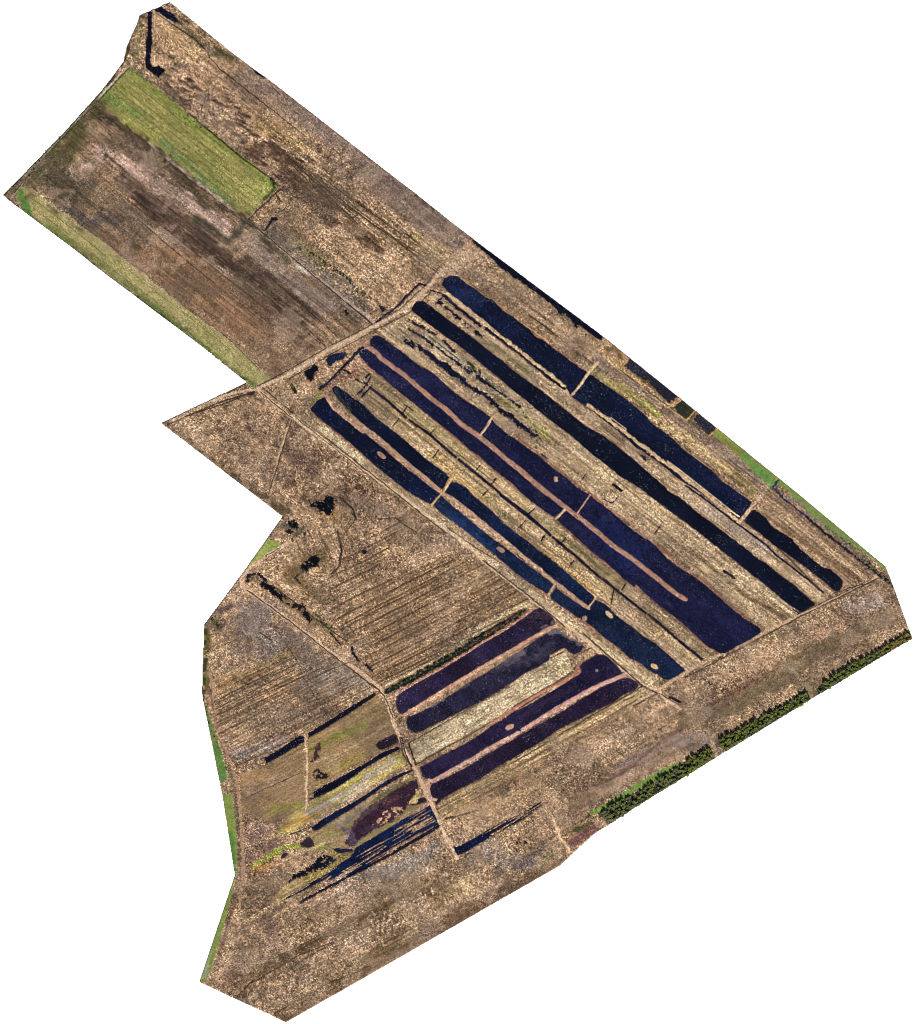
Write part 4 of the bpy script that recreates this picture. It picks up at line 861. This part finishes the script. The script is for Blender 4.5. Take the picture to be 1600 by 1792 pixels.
def at_px(x, y):
    xi, yi = int(min(max(round(x), 1), W - 2)), int(min(max(round(y), 1), H - 2))
    return (x - 799.5, 895.5 - y, float(max(hz[yi, xi], -0.3)) - 0.1)
def kit(h, r, base, n, leaf, mat, cone, k=3):
    return [(trunk_mesh(h * 0.82, r * 0.09 + 0.08), crown_mesh(h, r, base, n, leaf, mat, cone, s)) for s in range(k)]
KITS = {'green': kit(7.2, 3.1, 0.8, 230, 0.6, LG, 0.8, 4), 'olive': kit(6.4, 3.1, 0.8, 230, 0.6, LY, 0.8, 4), 'blue': kit(6.0, 2.9, 0.8, 190, 0.6, LB, 0.8, 4),
        'shrub': kit(3.0, 2.3, 0.3, 110, 0.45, SHG, 0.5), 'dark': kit(2.8, 2.2, 0.3, 110, 0.45, SHD, 0.5), 'brown': kit(2.4, 2.0, 0.3, 100, 0.42, SHB, 0.5), 'grey': kit(2.6, 2.1, 0.3, 90, 0.42, SHW, 0.5)}
proto = {}
def ordinal(n): return '%d%s' % (n, 'th' if 10 <= n % 100 <= 20 else {1: 'st', 2: 'nd', 3: 'rd'}.get(n % 10, 'th'))
def plant(kind, x, y, s, name, label, cat, group):
    if not (0 <= int(x) < W and 0 <= int(y) < H and inner[int(y), int(x)]): return
    i = rs.randint(len(KITS[kind])); tm, cm = KITS[kind][i]
    e = bpy.data.objects.new(name, None); COL.objects.link(e); e.empty_display_size = 0.5
    e.location = at_px(x, y); e.rotation_euler = (0, 0, rs.rand() * 6.28); e.scale = (s, s, s * rs.uniform(0.85, 1.2))
    for nm, me in (('trunk' if cat == 'tree' else 'stem', tm), ('crown' if cat == 'tree' else 'foliage', cm)):
        c = bpy.data.objects.new(nm, me); COL.objects.link(c); c.parent = e
    tag(e, label, cat, group)
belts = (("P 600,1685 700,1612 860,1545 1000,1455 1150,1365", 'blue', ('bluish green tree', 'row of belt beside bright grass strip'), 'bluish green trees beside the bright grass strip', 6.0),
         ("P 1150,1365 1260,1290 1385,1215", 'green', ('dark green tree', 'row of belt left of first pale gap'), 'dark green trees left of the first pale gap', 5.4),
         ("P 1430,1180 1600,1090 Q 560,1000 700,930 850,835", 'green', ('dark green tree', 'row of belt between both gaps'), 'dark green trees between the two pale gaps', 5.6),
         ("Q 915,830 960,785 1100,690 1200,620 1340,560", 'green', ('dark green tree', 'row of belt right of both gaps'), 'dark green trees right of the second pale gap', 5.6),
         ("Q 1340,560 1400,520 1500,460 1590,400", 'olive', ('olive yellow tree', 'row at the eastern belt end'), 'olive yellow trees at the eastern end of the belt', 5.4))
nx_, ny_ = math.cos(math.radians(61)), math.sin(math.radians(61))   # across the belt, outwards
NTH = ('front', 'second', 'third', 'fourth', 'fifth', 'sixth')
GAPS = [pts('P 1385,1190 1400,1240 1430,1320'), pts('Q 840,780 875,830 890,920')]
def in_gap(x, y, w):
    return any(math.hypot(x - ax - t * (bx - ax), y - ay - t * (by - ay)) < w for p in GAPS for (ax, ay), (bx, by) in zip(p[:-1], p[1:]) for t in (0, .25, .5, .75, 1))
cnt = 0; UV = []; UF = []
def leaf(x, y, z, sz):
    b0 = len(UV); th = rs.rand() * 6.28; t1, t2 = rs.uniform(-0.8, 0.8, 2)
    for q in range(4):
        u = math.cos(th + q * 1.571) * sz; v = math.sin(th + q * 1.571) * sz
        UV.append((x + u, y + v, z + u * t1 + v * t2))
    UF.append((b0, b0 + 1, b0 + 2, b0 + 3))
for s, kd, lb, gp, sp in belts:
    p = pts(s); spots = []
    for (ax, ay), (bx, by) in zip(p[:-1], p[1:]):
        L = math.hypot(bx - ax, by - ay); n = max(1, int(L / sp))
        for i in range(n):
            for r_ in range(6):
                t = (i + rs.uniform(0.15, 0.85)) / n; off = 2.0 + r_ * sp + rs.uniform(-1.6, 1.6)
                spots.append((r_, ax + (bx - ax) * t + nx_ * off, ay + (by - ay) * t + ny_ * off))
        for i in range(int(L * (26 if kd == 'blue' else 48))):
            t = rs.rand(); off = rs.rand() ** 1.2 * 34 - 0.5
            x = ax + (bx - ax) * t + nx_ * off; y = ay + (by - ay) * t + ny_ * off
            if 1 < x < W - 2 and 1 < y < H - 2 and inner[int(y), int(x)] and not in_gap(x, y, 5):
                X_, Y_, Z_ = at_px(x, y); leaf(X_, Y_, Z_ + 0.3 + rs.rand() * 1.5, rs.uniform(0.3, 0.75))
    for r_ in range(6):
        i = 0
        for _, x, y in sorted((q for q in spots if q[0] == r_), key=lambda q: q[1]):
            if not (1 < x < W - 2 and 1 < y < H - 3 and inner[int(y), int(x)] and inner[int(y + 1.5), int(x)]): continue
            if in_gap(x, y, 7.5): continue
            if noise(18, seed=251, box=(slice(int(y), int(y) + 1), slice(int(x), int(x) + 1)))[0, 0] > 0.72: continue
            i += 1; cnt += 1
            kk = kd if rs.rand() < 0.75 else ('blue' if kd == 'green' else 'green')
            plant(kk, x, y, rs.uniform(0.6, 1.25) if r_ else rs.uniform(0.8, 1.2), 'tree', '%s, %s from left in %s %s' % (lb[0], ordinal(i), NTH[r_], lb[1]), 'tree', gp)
me = bpy.data.meshes.new('undergrowth'); me.from_pydata(UV, [], UF); me.materials.append(simple_mat('undergrowth', (32, 42, 28), (66, 76, 38), scale=0.4))
o = bpy.data.objects.new('undergrowth', me); COL.objects.link(o); tag(o, 'dark leafy undergrowth below the trees of the belt', None, None, 'stuff')
print('belt trees', cnt)
def row(s, w, n, kind, name, label, group, s0=0.7, s1=1.2):
    p = pts(s); segs = list(zip(p[:-1], p[1:])); Ls = [math.hypot(b_[0] - a[0], b_[1] - a[1]) for a, b_ in segs]
    spots = []
    for i in range(n):
        q = (i + rs.rand()) / n * sum(Ls); k = 0
        while k < len(Ls) - 1 and q > Ls[k]: q -= Ls[k]; k += 1
        (ax, ay), (bx, by) = segs[k]; t = q / Ls[k]
        kd = kind if isinstance(kind, str) else kind[i % len(kind)]
        spots.append((ax + (bx - ax) * t + rs.uniform(-w, w) / 2, ay + (by - ay) * t + rs.uniform(-w, w) / 2, kd))
    for i, (x, y, kd) in enumerate(sorted(q for q in spots if inner[int(q[1]), int(q[0])])):
        a, _, b_ = label.partition('|')
        plant(kd, x, y, rs.uniform(s0, s1), name, '%s, %s from left %s' % (a.strip(), ordinal(i + 1), b_.strip()), 'shrub', group)
row("D 560,560 680,640 790,720", 5, 16, ('dark', 'brown'), 'shrub', 'dark shrub| in the thin row above the straight peat track', 'shrubs above the straight peat track', 0.5, 0.9)
row("D 760,690 860,790 960,870 1000,890", 6, 26, ('shrub', 'dark'), 'shrub', 'dark green shrub| in the dense row leading to the tiny black pool', 'dense shrubs leading to the tiny black pool', 0.6, 1.1)
row("G 1010,310 1030,350", 6, 6, ('shrub', 'dark'), 'shrub', 'green bush| in the small clump below the black pool', 'green bushes in one clump', 1.0, 1.5)
row("H 1030,150 1110,200", 7, 12, ('shrub', 'dark'), 'shrub', 'green shrub| in the clump on the third strip', 'clump of shrubs on the third strip', 0.8, 1.3)
row("H 1140,250 1260,330", 6, 12, ('dark', 'brown'), 'shrub', 'brownish shrub| in the line on the third strip', 'shrubs in a line on the third strip', 0.6, 1.0)
row("H 1380,430 1500,590 I 330,360", 9, 14, ('dark', 'brown'), 'shrub', 'low shrub| near the end of the ragged channel', 'low shrubs near the end of the ragged channel', 0.5, 0.9)
row("L 140,915 300,835 500,722 700,612 750,570", 4.5, 52, ('dark', 'dark', 'shrub'), 'hedge_shrub', 'dark green shrub| in the long hedge above the purplish pond', 'shrubs of the long dark hedge, lower half', 0.8, 1.25)
row("L 760,560 850,520 960,460 1060,400 1110,355", 5, 26, ('dark', 'brown', 'dark'), 'hedge_shrub', 'dark olive shrub| in the upper half of the hedge', 'shrubs of the long dark hedge, upper half', 0.8, 1.2)
row("G 940,1230 1060,1290 1110,1320 1000,1400", 7, 12, ('dark', 'shrub'), 'shrub', 'dark green shrub| around the black shade patches at the notch', 'shrubs around the pools at the notch', 0.6, 1.1)
row("K 100,780 160,860 180,850", 6, 8, ('dark', 'brown', 'shrub'), 'shrub', 'dark shrub| at the blunt western corner', 'shrubs at the blunt western corner', 0.7, 1.2)
row("J 1180,680 1300,770 1400,850 1440,890", 5, 26, ('grey', 'brown'), 'shrub', 'pale leafless shrub| between the eastern drain and the bright grass', 'pale shrubs along the eastern drain', 0.7, 1.1)
row("J 960,470 1080,560 1180,650", 5, 16, ('grey', 'brown'), 'shrub', 'low pale shrub| along the middle of the eastern drain', 'low pale shrubs along the middle of the drain', 0.5, 0.9)
row("B 100,790 200,880 320,950 500,1110", 3, 16, ('dark', 'brown'), 'shrub', 'dark shrub| on the upper edge of the large green field', 'shrubs on the upper edge of the large green field', 0.45, 0.8)
row("B 690,1250 725,1310", 3, 6, ('shrub', 'dark'), 'shrub', 'green shrub| at the rounded corner of the large green field', 'green shrubs at the field corner', 0.6, 1.0)
row("K 820,760 900,830 960,880", 5, 10, ('brown', 'shrub'), 'shrub', 'olive shrub| on the weedy bank by the south-western track', 'olive shrubs on the weedy bank', 0.5, 0.9)
row("R 1040,540 1150,480", 14, 9, ('dark', 'brown'), 'shrub', 'dark shrub| in the moor right of the isolated navy pond', 'scattered shrubs right of the isolated pond', 0.5, 0.9)
row("A 200,1240 300,1080 450,920 560,790", 4, 18, ('dark', 'brown'), 'shrub', 'dark green shrub| along the north-western track', 'shrubs along the north-western track', 0.5, 0.9)
row("M 60,150 120,400 190,560", 2, 10, ('dark', 'brown'), 'shrub', 'dark shrub| beside the rutted western track', 'shrubs beside the rutted western track', 0.5, 0.8)
row("E 1050,960 1180,1030 1350,1180", 7, 14, ('brown', 'dark'), 'shrub', 'brown shrub| on the shore of the pond at the north-eastern edge', 'shrubs on the north-eastern shore', 0.5, 0.9)
